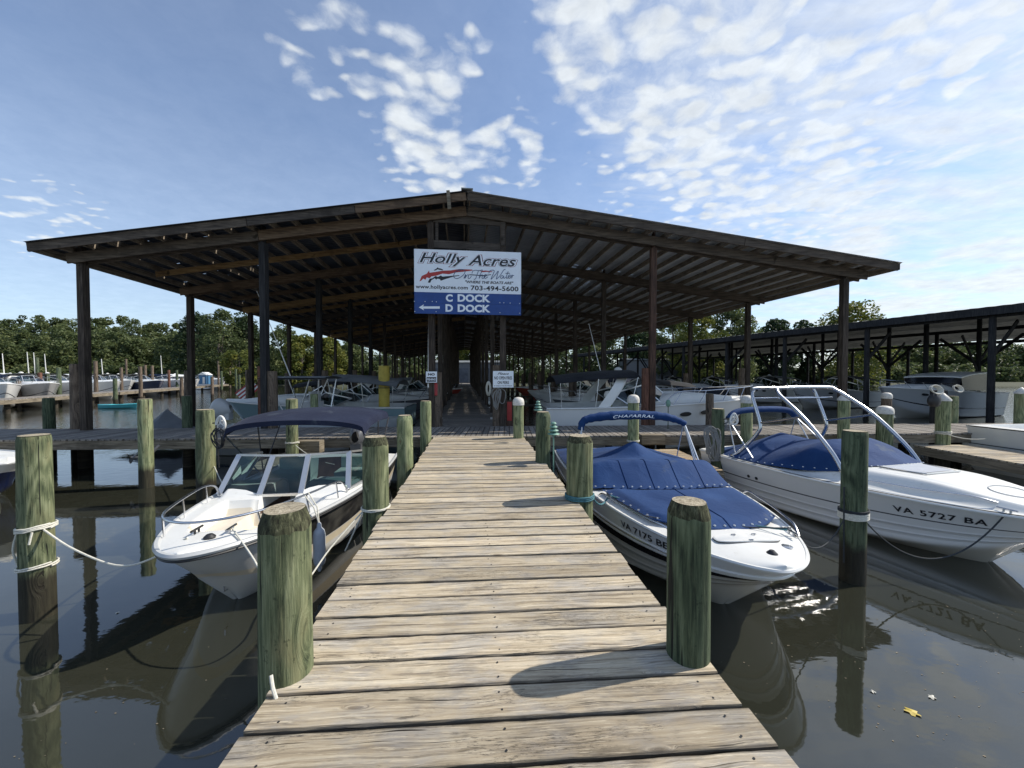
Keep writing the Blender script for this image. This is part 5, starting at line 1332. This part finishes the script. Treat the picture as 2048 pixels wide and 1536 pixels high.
FP = [(37, 31, 762, 'leaning brown marina piling at the far left'), (118, 33, 735, 'slim marina piling left of the brown shed pile'), (75, 42, 715, 'far piling behind the left cruisers'), (80, 34, 745, 'reddish marina piling with white band near the outrigger'), (95, 35, 748, 'second reddish marina piling near the outrigger'),
 (192, 38, 722, 'reddish piling beside the far pier with red gear tied to it'), (230, 34, 757, 'short reddish piling at the near side of the far pier'), (243, 46, 735, 'piling in front of the white cruiser with black canopy'), (281, 38, 733, 'tall reddish piling at the near side of the far pier'), (291, 52, 730, 'thin tall piling left of the white topped piling'), (305, 50, 731, 'tall piling with white top in the far marina'),
 (338, 52, 740, 'piling in front of the pilothouse boat'), (354, 54, 740, 'second piling in front of the pilothouse boat'), (253, 66, 718, 'tall distant piling behind the far cruisers'), (363, 40, 755, 'brown piling just left of the second outer shed post'), (424, 42, 753, 'slim brown piling right of the second outer shed post'), (437, 66, 722, 'tall distant piling with bird box'), (460, 68, 722, 'tall distant piling right of the bird box'),
 (472, 60, 738, 'distant piling at the end of the far pier'), (443, 58, 742, 'small distant piling near the blue hut'), (479, 56, 750, 'short distant piling at the end of the far pier')]
for (px, y, top, lab) in FP:
    piling(px, y, HC+(751-top)/F*y, .30, fcols[rq.randrange(4)], lab, 'flat', group='pilings in the far left marina')
# the far cruisers: bows at the pier
fleet = [(15, 27.5, dict(hull='gel', canvas='canvas', arch_=False), 'white boat with blue canvas at the far left edge of the marina'),
 (100, 31, dict(hull=(.30, .30, .30), arch_=True), 'grey and white cruiser with arch left of the brown shed pile'),
 (150, 35, dict(hull='gel', arch_=True, canvas='canvas_black'), 'white express cruiser partly hidden by the brown shed pile'),
 (232, 41, dict(hull='gel', canvas='canvas_black'), 'white cruiser with black canopy right of the left outer post'),
 (322, 49, dict(hull=(.03, .04, .08), arch_=True, canvas='canvas_black'), 'white cruiser with dark navy hull in the far marina'),
 (60, 44, dict(hull='gel', canvas='canvas', arch_=True), 'white cruiser far behind the grey one at the left edge'),
 (30, 36, dict(hull='gel', hardtop=True, arch_=False), 'white hardtop cruiser between the two leftmost far boats'),
 (262, 48, dict(hull='gel', canvas='canvas_grey', arch_=True), 'white cruiser with grey canopy between two far pilings'),
 (365, 54, dict(hull='gel', canvas='canvas', arch_=False), 'white boat with blue canopy beside the second outer post'),
 (450, 70, dict(hull='gel', canvas='canvas_black', arch_=True), 'most distant white cruiser at the end of the far pier'),
 (195, 52, dict(hull='gel', hardtop=True, arch_=True), 'white hardtop cruiser behind the piling with red gear'),
 (275, 60, dict(hull='gel', arch_=True, canvas='canvas_navy'), 'distant white cruiser between the tall far pilings'),
 (395, 58, dict(hull='gel', hardtop=True, arch_=True), 'white pilothouse boat beside the small blue hut')]
for (px, y, kw, lab) in fleet:
    x = gx(px, y)
    kw = dict(L=9.5, B=3.1, fs=1.5, fb=2.0, **kw)
    cruiser('cabin_cruiser', lab, (x, y), (.90, -.42), group='cruisers in the far left marina', **kw)
hut_s = .6
hut = thing('blue_hut', 'small blue hut with white roof edge on the far pier', 'hut', (gx(411, 66), 66, 0))
MB().box((0, 0, 1.3), (2.2, 2, 2.2)).build('wall', M['shedblue'], hut)
mb = MB(); mb.v = [(-1.3,-1.2,2.4),(1.3,-1.2,2.4),(0,-1.2,3.1),(-1.3,1.2,2.4),(1.3,1.2,2.4),(0,1.2,3.1)]
for f in ((0,1,2),(3,5,4),(0,3,4,1),(0,2,5,3),(1,4,5,2)): mb.face(f)
mb.build('roof', M['gel'], hut); hut.scale = (.6, .6, .7); MB().box((.3, -1.02, 1.1), (.6, .05, 1.6)).build('door', M['gel'], hut)
# antennas / masts over the far left boats, one thing each
for px, y, top, lab in ((10, 40, 707, 'leftmost thin white mast over the far marina'), (59, 44, 704, 'thin white mast over the grey cruiser'), (72, 46, 705, 'thin white mast right beside another one'), (94, 44, 708, 'thin white mast left of the brown shed pile'), (207, 46, 718, 'thin white mast right of the left outer post'), (325, 60, 711, 'thin white mast over the pilothouse boat')):
    p = Vector((gx(px, y), y, ZW+1.5)); o = MB().tube([(0, 0, 0), (-.2, 0, HC+(751-top)/F*y-p.z)], [.06, .03], 6).build('whip_antenna', M['gel'], None, smooth=True); o.location = p; tag(o, lab, 'antenna')
# teal kayak
K = thing('kayak', 'turquoise kayak floating beside the far left pier', 'kayak', (gx(236, 30.5), 30.5, ZW), .12)
HK = Hull(2.9, .75, .28, .34, p=2, q=.7, u0=.5, stern=.1, rake=.2, draft=.08)
mb = HK.mesh(20, 8); mb.v = [(a-1.45, b, c) for a, b, c in mb.v]; mb.build('hull', M['teal'], K, smooth=True)
mb = HK.deck(lambda u, w: .05*(1-w*w)-.16*win(u, .35, .62, .02)*(1-sst(.6, .8, abs(w))), 30, 12); mb.v = [(a-1.45, b, c) for a, b, c in mb.v]; mb.build('deck', M['teal'], K, smooth=True)
# flag and rod holders at the far pier end
fl_ = thing('flag', 'striped flag hanging slanted near the far left pier end', 'flag', (gx(488, 24), 24, .2))
MB().tube([(0, 0, -.6), (.5, 0, 1.3)], .025, 6).build('pole', M['alu'], fl_)
for k in range(7):
    mb = MB(); mb.grid(lambda a, b, k=k: (.45-1.0*a+.07*(k+b)*2.1*.5, .06*math.sin(5*a), 1.15-.55*a*0-.85*a-.075*(k+b)+.0), 8, 1); mb.build('stripe', M['red'] if k % 2 == 0 else M['gel'], fl_)
# ---- right shed boats
r2 = [(22.4, 23.2, dict(L=9.6, B=3.2, fs=1.5, fb=1.9, hull=(.40, .41, .42), hardtop=True, arch_=False, ports=3, stripe=(.02, .02, .025)), 'white hardtop cruiser with black side windows under the low shed at the right'),
      (21.9, 30.0, dict(L=8.5, fs=1.3, fb=1.7, hull=(.42, .43, .44), canvas='canvas_black'), 'white boat with dark canopy under the low shed behind the hardtop cruiser'),
      (19.9, 36.0, dict(L=8.5, fs=1.3, fb=1.7, hull='gel', canvas='canvas_grey'), 'white cruiser in the middle of the low shed'),
      (18.0, 42.5, dict(L=8, fs=1.2, fb=1.5, hull=(.10, .12, .18), canvas='canvas_black'), 'dark hulled boat toward the far end of the low shed'),
      (16.2, 49, dict(L=8, fs=1.2, fb=1.5, hull='gel', canvas='canvas_black'), 'white boat at the far end of the low shed'),
      (24.6, 16.2, dict(L=9, B=3.1, fs=1.4, fb=1.7, hull=(.20, .21, .23), canvas='canvas_black', arch_=True), 'dark boat under the low shed at the extreme right')]
for (x, y, kw, lab) in r2: cruiser('cabin_cruiser', lab, (x, y), (-.955, -.30), group='boats in the low shed', **kw)
# ---- small numbered boat at the right edge
HF = Hull(4.3, 1.9, 1.18, 1.2, p=3, q=.5, u0=.4, stern=.86, rake=.6)
Fb = boat_root('small_boat', 'small white boat with black registration number beside the pale finger dock', 'boat', (17.15, 10.2), (.995, .05), 4.3)
MG_F = mat_gel('small_hull', (.60, .60, .58), bands=((.60, .64, (.02, .03, .04)), (.52, .55, (.02, .03, .04)), (.76, .775, (.08, .09, .1))))
HF.mesh(30, 16).build('hull', MG_F, Fb, smooth=True, angle=50)
HF.deck(lambda u, w: .03-.4*win(u, .12, .8, .02)*(1-sst(.80, .86, abs(w))), 30, 24).build('deck', M['gel'], Fb, smooth=True, angle=50)
HF.rail(r=.03).build('rub_rail', M['gel_grey'], Fb, smooth=True)
mb = MB(); HF.text('DE 4430B', .14, .80, .55, .11, -1, 1, mb, off=.02); mb.build('registration_number', M['s_black'], Fb, recalc=False)
# ---- boat at the left edge
HG = Hull(5.6, 2.3, .75, .90, q=.6)
Gb = boat_root('bowrider_boat', 'white boat with navy lower hull just entering the view at the left edge', 'boat', (-9.75, 7.4), (.97, -.25), 5.6)
HG.mesh(30, 16).build('hull', mat_gel('navy_hull', (.62, .62, .60), bands=((.30, .74, (.015, .025, .09)),)), Gb, smooth=True, angle=50)
HG.deck(lambda u, w: .12*(1-w*w)+.1*win(u, .3, .75, .1)*(1-abs(w)), 30, 20).build('deck', M['gel'], Gb, smooth=True, angle=50)
HG.rail(r=.028).build('rub_rail', M['gel_grey'], Gb, smooth=True)
# ================================================================ ropes and small things
def rope(label, parts, r=.011, mat='rope_w', name='mooring_rope'):
    o = thing(name, label, 'rope', tuple(Vector(parts[0][0])))
    for p in parts: MB().tube(p, r, 7).build('rope_strand', M[mat], o, smooth=True, world=True)
    return o
def loops(x, y, z, r, n=2, dz=.018, tilt=0.0, jit=.004, seed=1):
    q = random.Random(seed); P_ = []
    for i in range(n*20+1):
        a = 2*math.pi*i/20; P_.append(Vector((x+(r)*math.cos(a), y+r*math.sin(a), z+dz*i/20+tilt*math.cos(a)+q.uniform(-jit, jit))))
    return P_
def A_w(o, p): return o.matrix_basis @ Vector(p)
bpy.context.view_layer.update()
xl = gx(65, 4.1); bowA = A_w(A, HA.dk(.93, -.35, .05)); zl = .06
rope('white mooring line tied round the lone left piling and running to the bowrider', [loops(xl, 4.1, -.05, .145, 3, .016, .015), smooth_pts([(xl+.14, 4.05, -.04), (xl+.5, 4.0, -.22), (xl+1.0, 3.95, -.37), (bowA.x-.45, bowA.y+.05, -.30), tuple(bowA)], 6), [(xl+.10, 3.98, -.04), (xl+.09, 3.96, -.16)], smooth_pts([(xl-.145, 4.05, -.06), (xl-.17, 4.03, -.25), (xl-.15, 4.05, -.42)], 4)], .010)
rope('lower white rope loop round the lone left piling near the water', [loops(xl, 4.1, -.46, .148, 2, .02, .012, seed=4)], .009)
rope('white rope looped round the foot of the second left dock piling', [loops(gx(750, 4.66), 4.66, -.02, .166, 2, .014, .0, seed=3), smooth_pts([(gx(750, 4.66)-.12, 4.56, -.02), (-2.0, 4.2, -.30), (-2.08, 3.8, -.48), (-2.2, 3.52, -.46), (-2.45, 3.62, -.16), tuple(A_w(A, HA.dk(.90, .34, .07)))], 6), [(gx(750, 4.66)-.1, 4.5, -.02), (-1.95, 4.45, -.45)]], .009)
rope('teal rope wrapped round the foot of the second right dock piling', [loops(gx(1160, 4.95), 4.95, .01, .182, 3, .02, .0, seed=5), catenary((gx(1160, 4.95)+.17, 4.9, .02), A_w(Bt, HB.dk(.66, -.95, .10)), .10), catenary(A_w(Bt, HB.dk(.66, -.95, .1)), A_w(Bt, HB.dk(.885, .80, .10)), .05)], .011, 'rope_blue')
rope('thin dark line crossing the bow cover of the blue covered boat', [catenary(A_w(Bt, HB.dk(.80, -.95, .10)), A_w(Bt, HB.dk(.885, .86, .12)), .04), catenary(A_w(Bt, HB.dk(.885, .86, .10)), (gx(1712, 4.83)-.14, 4.8, -.20), .28)], .007, 'rope_b')
xr = gx(1712, 4.83)
rope('white and black rope wound round the lone right piling', [loops(xr, 4.83, -.20, .146, 5, .017, .01, seed=6)], .010)
rope('black mooring line sagging from the lone right piling to the tower boat bow', [loops(xr, 4.83, -.12, .148, 2, .02, .006, seed=7), catenary((xr+.14, 4.8, -.25), A_w(Cb, HCc.dk(.90, -.95, .03)), .52, 20), [(xr-.15, 4.8, .2), (xr-.155, 4.78, -.75)]], .009, 'rope_b')
rope('old white rope stub hanging from the nearest left dock piling', [smooth_pts([(gx(540, 1.93), 1.905, .09), (gx(541, 1.90), 1.885, .04), (gx(548, 1.88), 1.87, -.02), (gx(549, 1.85), 1.85, -.09)], 4)], .009)
rope('white line tied on the pier piling behind the blue covered boat', [loops(gx(1267, 9.75), 9.75, -.08, .15, 2, .02, seed=8), catenary((gx(1260, 9.6), 9.6, -.1), (1.9, 8.6, -.45), .05)], .010)
rope('thin white line on the green piling seen through the canopy frame', [loops(gx(583, 9.35), 9.35, -.05, .15, 2, .02, seed=9), catenary((gx(590, 9.2), 9.2, -.08), (-3.9, 8.4, -.35), .08)], .008)
rope('white line from the rope coil piling to the small numbered boat', [loops(gx(1888, 10.6), 10.6, -.02, .165, 3, .03, seed=10), catenary((gx(1893, 10.5), 10.45, .0), (12.35, 10.0, -.05), .06)], .012)
rope('white line stretched under the cross pier behind the lone left piling', [catenary((-4.6, 6.2, -.35), (-7.6, 9.5, -.10), .06)], .008)
rope('white line from the left edge boat to the lone left piling', [catenary((-9.2, 7.2, .0), (-5.25, 4.15, -.05), .25)], .010)
# fender hung off the white bowrider
fx = A_w(A, HA.dk(.80, 1.0, -.05)); fp_ = Vector((fx.x+.13, fx.y, fx.z))
fe = thing('boat_fender', 'grey cylindrical fender hanging on the side of the white bowrider', 'fender', tuple(fp_-Vector((0, 0, .62))))
MB().lathe([(.015, 0), (.025, .02), (.028, .06), (.060, .09), (.070, .14), (.070, .45), (.060, .50), (.028, .54), (.025, .58), (.015, .60)], (0, 0, 0), 18).build('fender_body', M['fender'], fe, smooth=True, angle=50)
MB().tube([(0, 0, .58), (-.06, 0, .78), (-.20, .02, .95)], .008, 6).build('fender_line', M['rope_w'], fe, smooth=True); MB().tube([(0, 0, .58), (-.03, .02, .78), (-.16, .06, .95)], .008, 6).build('fender_line', M['rope_w'], fe, smooth=True)
# ring lamps
def ring_lamp(px, pz_, y, label, s=1.0):
    p = AT(px, pz_, y); o = thing('ring_lamp', label, 'lamp', tuple(p))
    P_ = [(.085*s*math.cos(a)*(1+.25*math.sin(a)*-1), -.02, .135*s*math.sin(a)) for a in [2*math.pi*i/24 for i in range(24)]]
    MB().tube(P_, .022*s, 8, closed=True).build('lamp_ring', M['gel'], o, smooth=True)
    MB().tube([(0, -.02, .13*s), (0, -.03, .0)], .012, 6).tube([(0, -.03, 0), (-.07*s, -.02, -.06*s)], .012, 6).tube([(0, -.03, 0), (.07*s, -.02, -.06*s)], .012, 6).build('lamp_spoke', M['gel'], o, smooth=True)
    MB().lathe([(.05*s, 0), (.055*s, .05), (.02, .08)], (0, .03, -.02), 12).build('lamp_body', M['gel_grey'], o, smooth=True)
    MB().tube([(-.05, .03, 0), (-.22*s, .06, -.01)], .014, 6).build('lamp_arm', M['black'], o, smooth=True)
    return o
ring_lamp(443, 846, 7.6, 'white ring shaped lamp on the thick green piling left of the canopy')
ring_lamp(1467, 838, 8.4, 'metal ring lamp beside the hose piling between the blue covered boats', .9)
def coil(label, px, y, top, bot, n, r, mat, wd, seed, name='hose_coil'):
    q = random.Random(seed); o = thing(name, label, 'hose', tuple(AT(px, bot, y)))
    for k in range(n):
        a = AT(px+q.uniform(-wd, wd), top+q.uniform(-3, 3), y); b = AT(px+q.uniform(-wd, wd), bot+q.uniform(-14, 4), y); w_ = q.uniform(.05, .13)
        P_ = smooth_pts([a, a+Vector((-w_, 0, -.08)), (a+b)/2+Vector((-w_*1.1, -.02, 0)), b+Vector((-w_*.6, 0, .05)), b, b+Vector((w_*.6, 0, .05)), (a+b)/2+Vector((w_*1.1, -.03, 0)), a+Vector((w_, 0, -.08)), a], 4)
        MB().tube(P_, r, 6).build('hose_loop', M[mat], o, smooth=True, world=True)
    return o
coil('black cable loops hanging below the white ring lamp', 437, 7.5, 858, 900, 5, .010, 'black', 5, 3, 'cable_coil')
coil('grey hose loops hung on the green piling between the blue covered boats', 1424, 8.5, 855, 920, 8, .014, 'rope_grey', 12, 4)
MB_ = MB().tube(smooth_pts([AT(432, 850, 7.5), AT(434, 880, 7.5), AT(436, 905, 7.5), AT(438, 935, 7.5)]), .012, 6); o = MB_.build('power_cable', M['black'], None, smooth=True, world=False); tag(o, 'black cable running down the thick green piling to the water', 'cable')
def lantern(px, top, bot, y, label, pole_to=None):
    p = AT(px, bot, y); o = thing('pier_lantern', label, 'lantern', (p.x, p.y, p.z)); h = AT(px, top, y).z-p.z
    mb = MB()
    for k in range(4): z0 = h*k/4; r0 = .11-.018*k; mb.lathe([(r0*.55, z0), (r0, z0+h*.10), (r0*.95, z0+h*.14), (r0*.5, z0+h*.22)], (0, 0, 0), 16)
    mb.build('lantern_louvres', M['lantern'], o, smooth=True, angle=40)
    if pole_to is not None: MB().tube([(0, 0, 0), (0, 0, pole_to-p.z)], .014, 6).build('pole', M['lantern'], o, smooth=True)
lantern(1107, 843, 871, 6.9, 'pale green louvred lantern on a pole beside the third right dock piling', -1.2)
lantern(1076, 801, 822, 9.3, 'small louvred lantern seen above the third right dock piling', -.0)
o = thing('marker_rod', 'thin green rod with round green head standing on the cross pier', 'marker', tuple(G(1336, 858, 0)))
MB().tube([(0, 0, 0), (0, 0, .72)], .012, 6).build('rod', M['pile_dark'], o, smooth=True); MB().lathe([(.02, .66), (.06, .70), (.07, .78), (.05, .86), (.02, .88)], (0, 0, 0), 12).build('rod_head', M['lantern'], o, smooth=True)
# things at the shed entrance
y0 = 12.15
def pipe(px0, py0, px1, py1, y, r, mat, label, cat='pipe', name='conduit'):
    a = AT(px0, py0, y); b = AT(px1, py1, y); o = MB().tube([(0, 0, 0), tuple(b-a)], r, 8).build(name, M[mat], None, smooth=True); o.location = a; return tag(o, label, cat)
pipe(857, 745, 858, 630, 12.0, .025, 'gel', 'white conduit on the left side of the left centre post below the sign')
pipe(857, 775, 857, 767, 11.95, .035, 'gel', 'short white pipe stub under the small no fishing sign')
pipe(869, 745, 869, 665, 12.3, .018, 'gel', 'thin white conduit on the right side of the left centre post')
ex = thing('fire_extinguisher', 'red fire extinguisher hung at the left side of the walkway entrance', 'extinguisher', tuple(AT(872, 792, 12.0)))
MB().lathe([(.05, 0), (.085, .03), (.085, .38), (.04, .46), (.03, .50)], (0, 0, 0), 14).build('cylinder', M['red'], ex, smooth=True); MB().box((0, 0, .53), (.12, .04, .05)).build('handle', M['black'], ex)
cb = thing('utility_cabinet', 'dark red utility cabinet beside the right centre post', 'cabinet', tuple(AT(1019, 853, 12.3)))
MB().box((0, 0, .42), (.20, .25, .84)).build('cabinet_body', M['post_red'], cb); MB().box((0, -.13, .5), (.15, .012, .6)).build('cabinet_door', M['red'], cb)
hr = thing('hose_reel', 'pale oval hose reel hanging at the right side of the walkway entrance', 'hose', tuple(AT(977, 777, 13.2)))
for k in range(5): MB().tube([(.08*math.cos(a)*(1-.1*k), -.02*k, (.24-.02*k)*math.sin(a)) for a in [2*math.pi*i/20 for i in range(20)]], .02, 6, closed=True).build('hose_loop', M['rope_w'], hr, smooth=True)
coil('grey hoses hanging under the no open fires sign', 1000, 12.0, 778, 815, 6, .014, 'rope_grey', 14, 8)
for sd, px in ((-1, 873), (1, 985)):
    o = MB().box((0, 0, .03), (.30, .10, .06)).build('dock_light', M['alu'], None); o.location = G(px+(4 if sd < 0 else 4), 838, 0); tag(o, 'small pale block on the '+('left' if sd < 0 else 'right')+' edge of the shaded walkway', 'block')
# yellow wrapped pile inside the shed, rusty square post
o = thing('wrapped_pile', 'pile wrapped in yellow sheeting in the second slip left of the walkway', 'piling', (gx(768, 15.2), 15.2, ZW)); MB().lathe([(.21, -.5), (.21, 2.75), (.20, 2.98)], (0, 0, 0), 18, jit=.01).build('yellow_wrap', M['yellow'], o, smooth=True)
for z in (1.1, 2.1): MB().lathe([(.216, z), (.216, z+.03)], (0, 0, 0), 18).build('band', M['black'], o)
o = thing('shaft_post', 'rusty orange square post left of the third outer shed post', 'post', (gx(525, 12.6), 12.6, ZW)); MB().box((0, 0, 1.45), (.20, .2, 2.9)).build('post_body', M['pile_red'], o)
# black bag and rope coils on the right
o = thing('hanging_bag', 'black bag hanging on the pointed cap piling at the right', 'bag', tuple(AT(1868, 812, 10.3))); 
MB().grid(lambda a, b: (.17*math.cos(2*math.pi*b)*(math.sin(math.pi*min(.97, a*.9+.1))**.5), .10*math.sin(2*math.pi*b)*(math.sin(math.pi*min(.97, a*.9+.1))**.5), -.02+.36*a+.02*math.sin(7*b*6.28)*a), 10, 16).build('bag_body', M['black'], o, smooth=True)
for px, py, y, lab in ((1868, 779, 10.2, 'coil of pale rope on top of the hanging black bag'), (1912, 777, 12.9, 'coil of pale rope on the pale piling behind the black bag')):
    o = thing('rope_coil', lab, 'rope', tuple(AT(px, py, y)))
    for k in range(5): MB().tube([((.10+.012*k)*math.cos(a), -.02*k+.05*math.sin(a), (.085+.008*k)*math.sin(a)) for a in [2*math.pi*i/18 for i in range(18)]], .013, 6, closed=True).build('rope_loop', M['rope_w'], o, smooth=True)
# outboard leg (propeller) tilted under the left pier
o = thing('outboard_motor', 'tilted outboard leg with dark propeller under the left cross pier', 'motor', tuple(AT(262, 915, 9.3)))
for k in range(3):
    a0 = k*2.094+.4; mb = MB(); mb.grid(lambda a, b: (.15*a*math.cos(a0+(b-.5)*.9*math.sin(math.pi*min(1, a+.15))), .04*(b-.5), .15*a*math.sin(a0+(b-.5)*.9*math.sin(math.pi*min(1, a+.15)))), 6, 4); mb.grid(lambda a, b: (.15*a*math.cos(a0+(b-.5)*.9*math.sin(math.pi*min(1, a+.15))), .04*(b-.5)+.012, .15*a*math.sin(a0+(b-.5)*.9*math.sin(math.pi*min(1, a+.15)))), 6, 4, flip=True); mb.build('propeller_blade', M['motor'], o, smooth=True)
MB().tube([(0, 0, 0), (.16, .1, -.03), (.32, .15, .04), (.42, .3, .25)], [.03, .05, .05, .03], 10).build('motor_leg', M['motor'], o, smooth=True)
# grey tarp mound behind the pier on the left
o = thing('covered_dinghy', 'pale grey tarpaulin peak behind the left cross pier', 'boat', (gx(333, 14.5), 14.5, ZW)); MB().grid(lambda a, b: ((a-.5)*2.4, (b-.5)*2.0, .35+1.0*max(0, 1-((a-.5)**2*4)**.5)*max(0, 1-abs(b-.5)*2)), 14, 14).build('tarpaulin', M['canvas_grey'], o, smooth=True)
# floating leaves
for i, (px, py, s_, lab) in enumerate(((1824, 1424, .034, 'largest pale yellow leaf floating on the water at lower right'), (1864, 1394, .02, 'small leaf above and right of the large floating leaf'), (1746, 1383, .014, 'tiny leaf left of the large floating leaf'), (1604, 1238, .022, 'pale round leaf floating near the blue covered boat'), (235, 1225, .012, 'tiny pale leaf floating right of the lone left piling'))):
    p = G(px, py, ZW+.006); q = random.Random(i); mb = MB(); n = 14
    mb.v = [((s_*(1+.35*math.sin(5*a+i)))*1.3*math.cos(a), (s_*(1+.35*math.sin(5*a+i)))*math.sin(a), .004*math.sin(3*a)) for a in [2*math.pi*k/n for k in range(n)]]+[(0, 0, .004)]
    for k in range(n): mb.face((k, (k+1) % n, n))
    o = mb.build('floating_leaf', M['rope_w'] if i else M['yellow'], None); o.location = p; o.rotation_euler = (0, 0, q.uniform(0, 3)); tag(o, lab, 'leaf')
